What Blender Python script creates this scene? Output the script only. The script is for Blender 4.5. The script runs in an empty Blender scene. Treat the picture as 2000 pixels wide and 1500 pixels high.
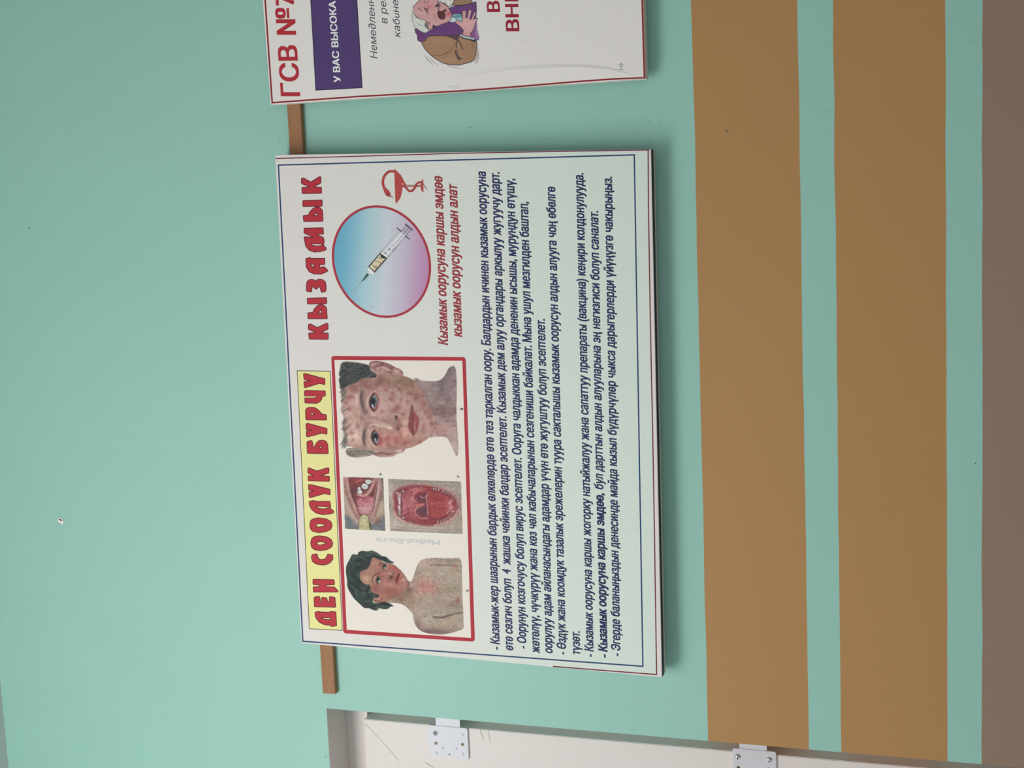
import bpy, bmesh, math, random
import numpy as np
from mathutils import Vector, Matrix
from mathutils.geometry import tessellate_polygon, delaunay_2d_cdt

random.seed(4)
S = bpy.context.scene
COL = S.collection

# ------------------------------------------------------------------ camera
# phone held on its side (the room's "up" is towards the photograph's left), tilted upwards
FPX, DIST, ZC = 2600.0, 2.2, 1.40
VH = np.array([-814.0, -19750.0, -FPX]); VH /= np.linalg.norm(VH)      # world +X seen by the camera
VV = np.array([-7950.0, 0.0, FPX])
VV -= VH*VV.dot(VH); VV /= np.linalg.norm(VV)                       # world +Z seen by the camera
VN = np.cross(VV, VH)                                               # world +Y (into the wall)
RM = np.array([VH, VN, VV])                                         # camera vector -> world vector
CAMLOC = np.array([0.0, -DIST, ZC])
cd = bpy.data.cameras.new('camera')
cd.sensor_fit = 'HORIZONTAL'; cd.sensor_width = 36.0; cd.lens = FPX/2000.0*36.0
cd.clip_start = 0.01; cd.clip_end = 50
cam = bpy.data.objects.new('camera', cd); COL.objects.link(cam)
right, up, back = RM @ np.array([1, 0, 0]), RM @ np.array([0, -1, 0]), RM @ np.array([0, 0, -1])
cam.matrix_world = Matrix(((right[0], up[0], back[0], CAMLOC[0]), (right[1], up[1], back[1], CAMLOC[1]),
                           (right[2], up[2], back[2], CAMLOC[2]), (0, 0, 0, 1)))
S.camera = cam

# ------------------------------------------------------------------ world, light, exposure
wd = bpy.data.worlds.new('room_light'); S.world = wd; wd.use_nodes = True
wd.node_tree.nodes['Background'].inputs[0].default_value = (0.95, 1.0, 0.99, 1)
wd.node_tree.nodes['Background'].inputs[1].default_value = 0.48

def area(name, loc, target, sx, sy, power, colour):
    l = bpy.data.lights.new(name, 'AREA'); l.shape = 'RECTANGLE'; l.size = sx; l.size_y = sy
    l.energy = power; l.color = colour
    o = bpy.data.objects.new(name, l); COL.objects.link(o); o.location = loc
    o.rotation_euler = (Vector(target) - Vector(loc)).to_track_quat('-Z', 'Y').to_euler()
    return o
area('ceiling_lamp', (-1.0, -1.7, 3.12), (-0.3, 0.0, 1.6), 1.8, 0.9, 33.5, (1.0, 0.985, 0.96))
S.view_settings.view_transform = 'Standard'; S.view_settings.look = 'None'
S.view_settings.exposure = 0.0; S.view_settings.gamma = 1.0

# ------------------------------------------------------------------ helpers
KL = 0.86                                   # light level on the wall: turns a seen colour into a surface colour
def lin1(c):
    c = c/255.0
    return c/12.92 if c <= 0.04045 else ((c+0.055)/1.055)**2.4
def lin(rgb, k=KL):
    return tuple(min(0.92, lin1(v)/k) for v in rgb)
def linarr(a, k=KL):
    a = np.clip(a/255.0, 0, 1)
    return np.clip(np.where(a <= 0.04045, a/12.92, ((a+0.055)/1.055)**2.4)/k, 0, 0.92)

def pts(px, py, Y):
    """where the sight line through photo point (px, py) meets the upright plane y = Y"""
    px = np.asarray(px, float); py = np.asarray(py, float)
    d = np.stack([px-1000.0, py-750.0, np.full_like(px, FPX)], -1) @ RM.T
    t = (Y - CAMLOC[1])/d[..., 1]
    return CAMLOC + d*t[..., None]
def pt(px, py, Y):
    return Vector(pts(px, py, Y))

def link(name, me, mats, parent=None, kind=None):
    o = bpy.data.objects.new(name, me); COL.objects.link(o)
    for m in (mats if isinstance(mats, (list, tuple)) else [mats]):
        me.materials.append(m)
    if parent is not None: o.parent = parent
    if kind: o['kind'] = kind
    return o
def thing(name, label=None, cat=None, kind=None, loc=(0, 0, 0)):
    o = bpy.data.objects.new(name, None); COL.objects.link(o); o.empty_display_size = 0.05
    o.location = loc
    if label: o['label'] = label
    if cat: o['category'] = cat
    if kind: o['kind'] = kind
    return o
def adopt(o, parent):
    """parent at a moved Empty, keeping world-space mesh coordinates"""
    o.parent = parent
    o.matrix_parent_inverse = Matrix.Translation(-Vector(parent.location))
def bm_obj(name, bm, mats, parent=None, kind=None, smooth=False):
    me = bpy.data.meshes.new(name); bm.normal_update(); bm.to_mesh(me); bm.free()
    if smooth:
        for p in me.polygons: p.use_smooth = True
    o = link(name, me, mats, None, kind)
    if parent is not None: adopt(o, parent)
    return o
def box(bm, x0, x1, y0, y1, z0, z1, mi=0):
    v = [bm.verts.new((x, y, z)) for x in (x0, x1) for y in (y0, y1) for z in (z0, z1)]
    for f in ((0, 1, 3, 2), (4, 6, 7, 5), (0, 4, 5, 1), (2, 3, 7, 6), (0, 2, 6, 4), (1, 5, 7, 3)):
        bm.faces.new([v[i] for i in f]).material_index = mi

# ------------------------------------------------------------------ materials
def nodes(name):
    m = bpy.data.materials.new(name); m.use_nodes = True
    nt = m.node_tree; b = nt.nodes['Principled BSDF']
    return m, nt, b
def N(nt, kind, **kw):
    n = nt.nodes.new(kind)
    for k, v in kw.items(): setattr(n, k, v)
    return n
def math_(nt, op, a, b=None, clamp=False):
    n = N(nt, 'ShaderNodeMath', operation=op, use_clamp=clamp)
    for i, v in enumerate((a, b)):
        if v is None: continue
        if isinstance(v, (int, float)): n.inputs[i].default_value = v
        else: nt.links.new(v, n.inputs[i])
    return n.outputs[0]
def mixc(nt, fac, a, b, mode='MIX'):
    n = N(nt, 'ShaderNodeMix', data_type='RGBA', blend_type=mode)
    for idx, v in ((0, fac), (6, a), (7, b)):
        if isinstance(v, (int, float)): n.inputs[idx].default_value = v
        elif isinstance(v, tuple): n.inputs[idx].default_value = v if len(v) == 4 else v+(1,)
        else: nt.links.new(v, n.inputs[idx])
    return n.outputs[2]
def noise(nt, vec, scale, detail=2.0):
    n = N(nt, 'ShaderNodeTexNoise'); n.inputs['Scale'].default_value = scale
    n.inputs['Detail'].default_value = detail; nt.links.new(vec, n.inputs['Vector'])
    return n.outputs[0]
def plain(name, rgb, rough=0.5, metal=0.0, spec=0.3, grain=0.0, gscale=300, k=KL):
    m, nt, b = nodes(name)
    b.inputs['Roughness'].default_value = rough; b.inputs['Metallic'].default_value = metal
    b.inputs['Specular IOR Level'].default_value = spec
    c = lin(rgb, k)
    if grain:
        pos = N(nt, 'ShaderNodeNewGeometry').outputs['Position']
        f = noise(nt, pos, gscale)
        nt.links.new(mixc(nt, f, tuple(v*(1-grain) for v in c), tuple(min(.95, v*(1+grain)) for v in c)), b.inputs['Base Color'])
    else:
        b.inputs['Base Color'].default_value = c+(1,)
    return m
def banner(name, rgb=None, attr=None):
    """matt printed banner cloth: a fine woven rib runs up and down through cloth and print alike"""
    m, nt, b = nodes(name)
    b.inputs['Roughness'].default_value = 0.55; b.inputs['Specular IOR Level'].default_value = 0.25
    pos = N(nt, 'ShaderNodeNewGeometry').outputs['Position']
    sx = N(nt, 'ShaderNodeSeparateXYZ'); nt.links.new(pos, sx.inputs[0])
    w = math_(nt, 'SINE', math_(nt, 'MULTIPLY', sx.outputs[0], 2*math.pi/0.0042))
    patch = math_(nt, 'MULTIPLY', math_(nt, 'SUBTRACT', noise(nt, pos, 9.0), 0.36, True), 0.10)
    rib = math_(nt, 'MULTIPLY', w, patch)
    fine = math_(nt, 'MULTIPLY', math_(nt, 'SUBTRACT', noise(nt, pos, 520.0, 1.0), 0.5), 0.08)
    val = math_(nt, 'ADD', math_(nt, 'ADD', rib, fine), 1.0)
    if attr:
        a = N(nt, 'ShaderNodeAttribute', attribute_name=attr).outputs['Color']
    else:
        a = N(nt, 'ShaderNodeRGB'); a.outputs[0].default_value = lin(rgb)+(1,); a = a.outputs[0]
    vm = N(nt, 'ShaderNodeVectorMath', operation='SCALE')
    nt.links.new(a, vm.inputs[0]); nt.links.new(val, vm.inputs['Scale'])
    nt.links.new(vm.outputs[0], b.inputs['Base Color'])
    bp = N(nt, 'ShaderNodeBump'); bp.inputs['Strength'].default_value = 0.08; bp.inputs['Distance'].default_value = 0.001
    nt.links.new(w, bp.inputs['Height']); nt.links.new(bp.outputs[0], b.inputs['Normal'])
    return m
def printed_ground(name, top, bottom, z0, z1):
    """pale printed ground: the ink itself runs from warm white at the heading to pale green at the foot"""
    m = banner(name, top); nt = m.node_tree
    sx = next(n for n in nt.nodes if n.type == 'SEPXYZ'); vm = next(n for n in nt.nodes if n.type == 'VECT_MATH')
    f = math_(nt, 'DIVIDE', math_(nt, 'SUBTRACT', sx.outputs[2], z0), z1-z0, True)
    nt.links.new(mixc(nt, f, lin(top), lin(bottom)), vm.inputs[0])
    return m
MAT = {}
def ink(rgb):
    k = tuple(rgb)
    if k not in MAT: MAT[k] = banner('print_%02x%02x%02x' % k, rgb)
    return MAT[k]
M_PAINTED = banner('printed_picture', attr='Col')
M_CLOTH = banner('banner_cloth', (218, 212, 210))
M_CLOTH_B = banner('banner_cloth_warm', (226, 221, 218))
M_SIDE = plain('banner_edge_white', (222, 213, 208), 0.55)

# painted wall: teal with two ochre bands and a brown dado, each edge a slightly wandering straight line
def edge_line(pa, pb):
    a, b = pt(*pa, 0.0), pt(*pb, 0.0)
    s = (b.z-a.z)/(b.x-a.x)
    return a.z - s*a.x, s
EDGES = [edge_line((1350.5, 0), (1383, 1445)), edge_line((1557.5, 0), (1580, 1464)), edge_line((1626.8, 0), (1643, 1469)),
         edge_line((1846.5, 0), (1850.5, 1487)), edge_line((1919, 0), (1918, 1490))]
def wall_paint():
    m, nt, b = nodes('wall_paint')
    b.inputs['Roughness'].default_value = 0.5; b.inputs['Specular IOR Level'].default_value = 0.3
    pos = N(nt, 'ShaderNodeNewGeometry').outputs['Position']
    sp = N(nt, 'ShaderNodeSeparateXYZ'); nt.links.new(pos, sp.inputs[0])
    wob = math_(nt, 'MULTIPLY', math_(nt, 'SUBTRACT', noise(nt, pos, 5.0, 4.0), 0.5), 0.006)
    zz = math_(nt, 'ADD', sp.outputs[2], wob)
    col = lin((146, 192, 180))+(1,)
    ochre, brown = lin((170, 129, 82))+(1,), lin((143, 120, 104))+(1,)
    teal = col
    for (a, s), c in zip(EDGES, (ochre, teal, ochre, teal, brown)):
        lim = math_(nt, 'ADD', math_(nt, 'MULTIPLY', sp.outputs[0], s), a)
        below = math_(nt, 'LESS_THAN', zz, lim)
        col = mixc(nt, below, col, c)
    g = math_(nt, 'ADD', math_(nt, 'MULTIPLY', noise(nt, pos, 330.0, 2.0), 0.10), math_(nt, 'MULTIPLY', noise(nt, pos, 7.0, 3.0), 0.05))
    val = math_(nt, 'ADD', g, 0.925)
    vm = N(nt, 'ShaderNodeVectorMath', operation='SCALE'); nt.links.new(col, vm.inputs[0]); nt.links.new(val, vm.inputs['Scale'])
    nt.links.new(vm.outputs[0], b.inputs['Base Color'])
    bp = N(nt, 'ShaderNodeBump'); bp.inputs['Strength'].default_value = 0.12; bp.inputs['Distance'].default_value = 0.001
    nt.links.new(noise(nt, pos, 260.0, 3.0), bp.inputs['Height']); nt.links.new(bp.outputs[0], b.inputs['Normal'])
    return m
M_WALL = wall_paint()
M_CEIL = plain('ceiling_paint', (196, 199, 200), 0.7, grain=0.03)
M_FLOOR = plain('floor_vinyl', (120, 110, 102), 0.4, grain=0.1, gscale=40)
M_WHITE = plain('door_white', (217, 209, 206), 0.4, grain=0.03, gscale=120)
M_LINING = plain('lining_grey', (205, 197, 193), 0.5, grain=0.04, gscale=60)
M_PLATE = plain('hinge_silver', (202, 202, 209), 0.45, 0.1, 0.2)
M_CHROME = plain('screw_steel', (215, 215, 215), 0.16, 1.0)
M_BRASS = plain('screw_brass', (120, 100, 66), 0.4, 0.6)
M_DARK = plain('dark_recess', (40, 38, 36), 0.7)

def wood():
    m, nt, b = nodes('batten_wood')
    b.inputs['Roughness'].default_value = 0.6; b.inputs['Specular IOR Level'].default_value = 0.25
    pos = N(nt, 'ShaderNodeNewGeometry').outputs['Position']
    mp = N(nt, 'ShaderNodeMapping'); mp.inputs['Scale'].default_value = (6, 90, 90); nt.links.new(pos, mp.inputs[0])
    f = noise(nt, mp.outputs[0], 2.0, 4.0); f2 = noise(nt, pos, 160.0, 3.0)
    c = mixc(nt, f, lin((142, 102, 70)), lin((168, 126, 92)))
    c = mixc(nt, math_(nt, 'MULTIPLY', f2, 0.4), c, lin((126, 90, 62)))
    nt.links.new(c, b.inputs['Base Color'])
    return m
M_WOOD = wood()

# ------------------------------------------------------------------ room shell
TH = 0.12
WX0, WX1 = -1.75, 2.2
zceil = pt(8.5, 1412, 0).z
od_top = pt(637.5, 1389.5, 0.0)
xo1, zo1 = pt(1300, 1440, 0.0).x, od_top.z         # right edge and head of the door opening
xo0 = xo1 - 0.95
bm = bmesh.new()
box(bm, WX0, xo0, 0, TH, 0, zceil)
box(bm, xo1, WX1, 0, TH, 0, zceil)
box(bm, xo0, xo1, 0, TH, zo1, zceil)
wall = bm_obj('wall_back', bm, M_WALL, kind='structure')
bm = bmesh.new(); box(bm, WX0, WX1, -3.2, TH, zceil, zceil+0.08)
bm_obj('ceiling', bm, M_CEIL, kind='structure')
bm = bmesh.new(); box(bm, WX0, WX1, -3.2, TH+0.3, -0.08, 0)
bm_obj('floor', bm, M_FLOOR, kind='structure')

def disc_pts(cx, cy, rx, ry, n=20, a=0.0):
    t = np.linspace(0, 2*math.pi, n, endpoint=False)
    c, s = math.cos(a), math.sin(a)
    return [(cx+rx*math.cos(u)*c-ry*math.sin(u)*s, cy+rx*math.cos(u)*s+ry*math.sin(u)*c) for u in t]
def chaikin(p, n=2):
    for _ in range(n):
        q = []
        for i in range(len(p)):
            a, b = p[i], p[(i+1) % len(p)]
            q.append((a[0]*.75+b[0]*.25, a[1]*.75+b[1]*.25)); q.append((a[0]*.25+b[0]*.75, a[1]*.25+b[1]*.75))
        p = q
    return p
def cut_corners(p, r):
    """round each corner by about r"""
    q = []
    for i in range(len(p)):
        a, b, c = (Vector(p[i-1]), Vector(p[i]), Vector(p[(i+1) % len(p)]))
        d1, d2 = (a-b), (c-b)
        k1, k2 = min(r, d1.length*.45), min(r, d2.length*.45)
        s, e = b+d1.normalized()*k1, b+d2.normalized()*k2
        for t in (0, .33, .67, 1):
            u = s*(1-t)**2+b*2*t*(1-t)+e*t*t
            q.append((u.x, u.y))
    return q
def add_poly(bm, loops, Y, mi=0):
    tri = tessellate_polygon([[Vector((x, y, 0)) for x, y in L] for L in loops])
    flat_ = [p for L in loops for p in L]
    P = pts([p[0] for p in flat_], [p[1] for p in flat_], Y)
    v = [bm.verts.new(q) for q in P]
    for t in tri:
        try:
            f = bm.faces.new([v[i] for i in t])
        except ValueError: continue
        f.material_index = mi
        f.normal_update()
        if f.normal.y > 0: f.normal_flip()
def add_ribbon(bm, p, width, Y, closed=False, mi=0):
    """flat printed line of the given width (photo px) along the points"""
    P = [Vector(a) for a in p]; n = len(P); L, R = [], []
    for i in range(n):
        a = P[i-1] if (i > 0 or closed) else P[i]; c = P[(i+1) % n] if (i < n-1 or closed) else P[i]
        d1 = (P[i]-a); d2 = (c-P[i])
        d1 = d1.normalized() if d1.length > 1e-9 else d2.normalized()
        d2 = d2.normalized() if d2.length > 1e-9 else d1
        t = d1+d2
        t = t.normalized() if t.length > 1e-6 else d1
        nn = Vector((-t.y, t.x)); k = 1.0/max(0.5, nn.dot(Vector((-d1.y, d1.x))))
        L.append(P[i]+nn*width*.5*k); R.append(P[i]-nn*width*.5*k)
    A = pts([q.x for q in L], [q.y for q in L], Y); B = pts([q.x for q in R], [q.y for q in R], Y)
    va = [bm.verts.new(q) for q in A]; vb = [bm.verts.new(q) for q in B]
    for i in range(n if closed else n-1):
        j = (i+1) % n
        f = bm.faces.new((va[i], va[j], vb[j], vb[i])); f.material_index = mi
        f.normal_update()
        if f.normal.y > 0: f.normal_flip()

# wall blemishes
bm = bmesh.new()
chip = [(112.5, 1017), (115, 1012), (120, 1011.5), (123, 1015), (124.8, 1021), (122.5, 1024.5), (118, 1022), (114, 1020)]
add_poly(bm, [chaikin(chip, 1)], -0.0008, 0)
add_poly(bm, [chaikin([(114.5, 1014), (118, 1013.8), (121.3, 1015.5), (121.5, 1017.5), (117.5, 1016.8)], 1)], -0.0011, 1)
bm_obj('paint_chip', bm, [plain('bare_plaster', (225, 218, 214), 0.8), M_DARK], wall)
bm = bmesh.new()
for x, y, r in ((57, 445, 1.6), (918, 249, 1.4), (1897, 78, 1), (1906, 84, 1.1), (1614, 218, 1), (1285, 224, 1), (1440, 603, 1), (1420, 256, 2.6),
                (1905, 905, 1.6), (1842, 1476, 1.1), (1234, 1426, 1), (546, 276, 1), (636, 1478, 1.2), (1268, 237, 1), (1290, 245, 1), (741, 1372, 0.8)):
    add_poly(bm, [disc_pts(x, y, r*.95, r*.65, 8, 0.6)], -0.0006)
sp = bm_obj('paint_specks', bm, plain('speck_dark', (88, 110, 102), 0.8), wall)

# ------------------------------------------------------------------ doorway at the left end of the wall
door = thing('door_1', kind='structure', loc=((xo0+xo1)/2, 0.0, 0))
YF, YL = 0.085, 0.066                      # frame face, door leaf face
bm = bmesh.new()
box(bm, xo0, xo1, 0.0005, TH, zo1-0.0005, zo1)           # soffit lining
box(bm, xo0, xo0+0.0005, 0.0005, TH, 0, zo1)
bm_obj('lining', bm, M_LINING, door)
ltop = pt(711, 1412, YL); lright = pt(1050, 1434, YL)
lx1, lz1 = lright.x, ltop.z
bm = bmesh.new()
box(bm, xo0+0.0006, xo1, YF, TH-0.001, lz1+0.0015, zo1-0.0006)
box(bm, xo0+0.0006, xo0+0.06, YF+0.035, TH-0.001, 0, lz1+0.0014)
box(bm, xo1-0.06, xo1, TH-0.006, TH-0.001, 0, lz1+0.0014)
bm_obj('frame', bm, M_WHITE, door)
bm = bmesh.new(); box(bm, xo0+0.02, lx1, YL, YL+0.045, 0.01, lz1)
bmesh.ops.bevel(bm, geom=[e for e in bm.edges], offset=0.0012, segments=2, affect='EDGES')
leaf = bm_obj('leaf', bm, M_WHITE, door)
bm = bmesh.new()                            # hairline scratches and scuffs
M_SCR = plain('scuff_grey', (176, 168, 164), 0.7)
add_ribbon(bm, [(712, 1413), (721, 1422), (736, 1438), (755, 1458), (778, 1486)], 0.5, YL-0.0006)
add_ribbon(bm, [(830, 1489), (836, 1493), (842, 1497), (848, 1499.5)], 1.0, YL-0.0006)
add_ribbon(bm, [(936, 1421), (940, 1432), (944, 1446)], 0.7, YL-0.0006)
add_ribbon(bm, [(952, 1423), (955, 1437), (957, 1448)], 0.6, YL-0.0006)
adopt(link('scuff_marks', None, []) if False else bm_obj('scuff_marks', bm, M_SCR, leaf), leaf)

def hinge(cs, tab, screws):
    """cs: the plate's outline in the photo; tab: the tongue running to the wall"""
    P = [pt(x, y, YL-0.003) for x, y in cs]
    x0, x1 = (P[0].x+P[1].x)/2, (P[2].x+P[3].x)/2
    z0, z1 = min(P[0].z, P[3].z), max(P[1].z, P[2].z)
    z1 = (P[1].z+P[2].z)/2; z0 = (P[0].z+P[3].z)/2
    T = [pt(x, y, YL-0.003) for x, y in tab]
    out = cut_corners([(x0, z0), (x0, z1), (x1, z1), (x1, z0)], 0.0042)
    inn_ = [((x-(x0+x1)/2)*.986+(x0+x1)/2, (z-(z0+z1)/2)*.986+(z0+z1)/2) for x, z in out]
    bm = bmesh.new()
    R = [[bm.verts.new((x, Y_, z)) for x, z in L_] for L_, Y_ in ((out, YL-0.0002), (out, YL-0.0040), (inn_, YL-0.0045))]
    for Ra, Rb in zip(R, R[1:]):
        for i in range(len(out)): bm.faces.new((Ra[i], Ra[i-1], Rb[i-1], Rb[i]))
    bm.faces.new(R[2]); bm.faces.new(R[0][::-1])
    bmesh.ops.recalc_face_normals(bm, faces=bm.faces)
    tz1, tz0 = T[0].z, T[1].z
    box(bm, x1-0.002, xo1-0.0004, YL-0.0032, YL-0.0012, tz0, tz1)
    h = bm_obj('hinge', bm, M_PLATE, door)
    for kind, x, y, r in screws:
        c = pt(x, y, YL-0.0045); rr = r*0.00083
        bm = bmesh.new()
        prof = {'dome': [(1, 0), (.98, .25), (.8, .62), (.5, .85), (.2, .95), (0.0, .97)],
                'bump': [(1, 0), (.95, .25), (.75, .5), (.4, .62), (0, .65)],
                'sunk': [(1, 0), (.9, .12), (.6, .06), (.3, -.02), (0, -.03)],
                'cross': [(1, 0), (.95, .2), (.6, .3), (.3, .3), (0, .3)]}[kind]
        rings = []
        for q, hgt in prof:
            rings.append([bm.verts.new((c.x+rr*q*math.cos(a), c.y+0.0001-rr*hgt*.7, c.z+rr*q*math.sin(a))) for a in np.linspace(0, 2*math.pi, 18, endpoint=False)] if q else
                         [bm.verts.new((c.x, c.y+0.0001-rr*hgt*.7, c.z))])
        for A, B in zip(rings, rings[1:]):
            for i in range(18):
                j = (i+1) % 18
                fv = (A[i], A[j], B[j], B[i]) if len(B) > 1 else (A[i], A[j], B[0])
                bm.faces.new(fv)
        mats = {'dome': M_CHROME, 'bump': M_PLATE, 'sunk': M_BRASS, 'cross': plain('screw_white', (240, 238, 236), .4)}[kind]
        if kind != 'bump':                   # driver slot
            yy = c.y - rr*{'dome': .62, 'sunk': .09, 'cross': .24}[kind] - .0001
            s_, l_ = rr*.13, rr*(.5 if kind != 'dome' else .62)
            box(bm, c.x-l_, c.x+l_, yy-.0001, yy+.0001, c.z-s_, c.z+s_, 1)
            if kind != 'dome': box(bm, c.x-s_, c.x+s_, yy-.00015, yy+.0001, c.z-l_, c.z+l_, 1)
        bm_obj('screw', bm, [mats, M_DARK], h, smooth=True)['label'] = {'dome': 'bright domed steel screw', 'bump': 'pale raised rivet', 'sunk': 'sunken brassy screw', 'cross': 'small white cross head screw'}[kind]
    return h
h1 = hinge([(914.5, 1481.5), (839, 1478.5), (837, 1417), (915, 1420.5)], [(851, 1410), (898, 1412)],
           [('dome', 850.5, 1432, 6), ('sunk', 851.5, 1451.5, 4.2), ('bump', 902.5, 1435, 3.4), ('sunk', 903.5, 1454, 4.2), ('bump', 864.5, 1461, 3.4),
            ('bump', 891, 1462, 3.4), ('bump', 852.5, 1471, 3.6), ('bump', 904, 1473, 3.6), ('cross', 877.8, 1473, 4.4)])
h2 = hinge([(1516, 1532), (1432, 1529), (1430.5, 1461.5), (1517, 1467)], [(1444, 1455), (1497.5, 1460)],
           [('dome', 1441, 1478, 6.4), ('dome', 1502.5, 1484, 6.4), ('sunk', 1442, 1499.5, 4.4), ('sunk', 1502, 1503, 4.4), ('bump', 1455, 1512, 3.4), ('bump', 1488, 1514, 3.4)])

# ------------------------------------------------------------------ batten both boards hang from
BD = 0.012
a, b_, c, d = pt(566, 300, -BD), pt(592, 300, -BD), pt(630.3, 1354, -BD), pt(654.5, 1354, -BD)
sl = (a.z-c.z)/(a.x-c.x); hgt = ((a.z-b_.z)+(c.z-d.z))/2; xr = 0.95
bm = bmesh.new()
zt0, zt1 = c.z, c.z+(xr-c.x)*sl
vs = [bm.verts.new(p) for p in ((c.x, -BD, zt0), (c.x, -BD, zt0-hgt), (c.x, 0, zt0-hgt), (c.x, 0, zt0), (xr, -BD, zt1), (xr, -BD, zt1-hgt), (xr, 0, zt1-hgt), (xr, 0, zt1))]
for f in ((0, 1, 2, 3), (4, 7, 6, 5), (0, 4, 5, 1), (1, 5, 6, 2), (2, 6, 7, 3), (3, 7, 4, 0)): bm.faces.new([vs[i] for i in f])
bmesh.ops.recalc_face_normals(bm, faces=bm.faces)
bmesh.ops.bevel(bm, geom=[e for e in bm.edges], offset=0.0005, segments=2, affect='EDGES')
bat = bm_obj('wooden_batten', bm, M_WOOD)
bat['label'] = 'thin brown wooden batten on the teal wall running behind both banners'; bat['category'] = 'batten'

# ------------------------------------------------------------------ printed-art tools
def panel(parent, quad, yf, yb, front, under_dark, under_back):
    """banner cloth stretched on a frame. quad (photo): top-left, top-right, bottom-right, bottom-left as one reads it"""
    F = [pt(x, y, yf) for x, y in quad]
    n = 7
    bm = bmesh.new()
    ring = lambda Y: [bm.verts.new((p.x, Y, p.z)) for p in F]
    ym = yf+(yb-yf)*0.62
    A, B, C_ = ring(yf), ring(ym), ring(yb)
    bm.faces.new(A).material_index = 0
    for R0, R1, deep in ((A, B, 0), (B, C_, 1)):
        for i in range(4):
            j = (i+1) % 4
            f = bm.faces.new((R0[i], R1[i], R1[j], R0[j]))
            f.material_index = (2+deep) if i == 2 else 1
    bm.faces.new(C_[::-1]).material_index = 1
    bmesh.ops.recalc_face_normals(bm, faces=bm.faces)
    es = [e for e in bm.edges if all(abs(v.co.y-yf) < 1e-6 for v in e.verts)]
    bmesh.ops.bevel(bm, geom=es, offset=0.0012, segments=3, affect='EDGES', profile=.5)
    return bm_obj('panel', bm, [front, M_SIDE, under_dark, under_back], parent)
def flat(name, loops_list, mat, parent, Y, lines=(), line_mat=None):
    bm = bmesh.new()
    for L in loops_list: add_poly(bm, L, Y, 0)
    for p, w, closed in lines: add_ribbon(bm, p, w, Y-(0.00004 if loops_list else 0), closed, 1 if line_mat else 0)
    return bm_obj(name, bm, [mat]+([line_mat] if line_mat else []), parent)
def text(name, s, p0, p1, capx, mat, parent, Y, bold=0.0, shear=0.0, up=None, res=3):
    """one printed line of lettering from p0 to p1 (photo points on its baseline), capx = capital height in photo px"""
    c = bpy.data.curves.new('lettering', 'FONT'); c.body = s; c.size = 1.0; c.resolution_u = res
    o = bpy.data.objects.new('lettering', c); COL.objects.link(o)
    bpy.context.view_layer.update()
    dg = bpy.context.evaluated_depsgraph_get(); oe = o.evaluated_get(dg)
    P, E = [], []
    for sp_ in oe.to_curve(dg).splines:
        bp_ = sp_.bezier_points; base = len(P)
        for i in range(len(bp_)):
            q0, q1 = bp_[i], bp_[(i+1) % len(bp_)]
            straight = q0.handle_right_type == 'VECTOR' and q1.handle_left_type == 'VECTOR'
            for t in ([0] if straight else np.linspace(0, 1, res, endpoint=False)):
                w_ = 1-t
                z_ = q0.co*w_**3+q0.handle_right*3*w_*w_*t+q1.handle_left*3*w_*t*t+q1.co*t**3
                P.append((z_.x, z_.y))
        k = len(P)-base
        E += [(base+i, base+(i+1) % k) for i in range(k)]
    oe.to_curve_clear(); bpy.data.objects.remove(o); bpy.data.curves.remove(c)
    # letter outlines may overlap: triangulate the lot, keep what any outline winds around
    vo, _, fo = delaunay_2d_cdt([Vector(p) for p in P], E, [], 0, 1e-6)[:3]
    co = np.array([tuple(v) for v in vo]); n = len(co); P = np.array(P); E = np.array(E)
    A0, A1 = P[E[:, 0]], P[E[:, 1]]
    polys = []
    tri = np.array([tuple(f) for f in fo if len(f) == 3])
    cen = co[tri].mean(1)
    for t, (cx_, cy_) in zip(tri, cen):
        q_ = (A0[:, 1] <= cy_) != (A1[:, 1] <= cy_)
        a_, b_ = A0[q_], A1[q_]
        xi = a_[:, 0]+(cy_-a_[:, 1])/(b_[:, 1]-a_[:, 1])*(b_[:, 0]-a_[:, 0])
        if np.sum(np.where(b_[:, 1] > a_[:, 1], 1, -1)[xi > cx_]) != 0: polys.append(tuple(int(k) for k in t))
    lo, hi = co[:, 0].min()-bold, co[:, 0].max()+bold
    upv = up if up else (-1.0, 0.0)
    V, F = [], []
    offs = [(0, 0)] if bold < .006 else [(-bold, -bold*.45), (-bold, bold*.45), (0, -bold*.45), (0, bold*.45), (bold, -bold*.45), (bold, bold*.45)]
    for k, (ox, oy) in enumerate(offs):            # the heavier cut: the outline printed a hair to each side
        Yk = Y-0.000004*k
        A, B = np.array(pt(*p0, Yk)), np.array(pt(*p1, Yk))
        H = np.array(pt(p0[0]+upv[0]*capx, p0[1]+upv[1]*capx, Yk))-A
        dx = (B-A)/np.linalg.norm(B-A)
        u = (co[:, 0]+ox-lo)/(hi-lo); v = (co[:, 1]+oy)/0.727
        V.append(A+np.outer(u, B-A)+np.outer(v, H)+np.outer(v*shear*np.linalg.norm(H), dx))
        F += [tuple(i+k*n for i in f) for f in polys]
    me = bpy.data.meshes.new(name); me.from_pydata(np.concatenate(V).tolist(), [], F); me.update()
    if me.polygons and sum(p_.normal.y*p_.area for p_ in me.polygons) > 0: me.flip_normals()
    o = link(name, me, mat); adopt(o, parent)
    return o

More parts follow.
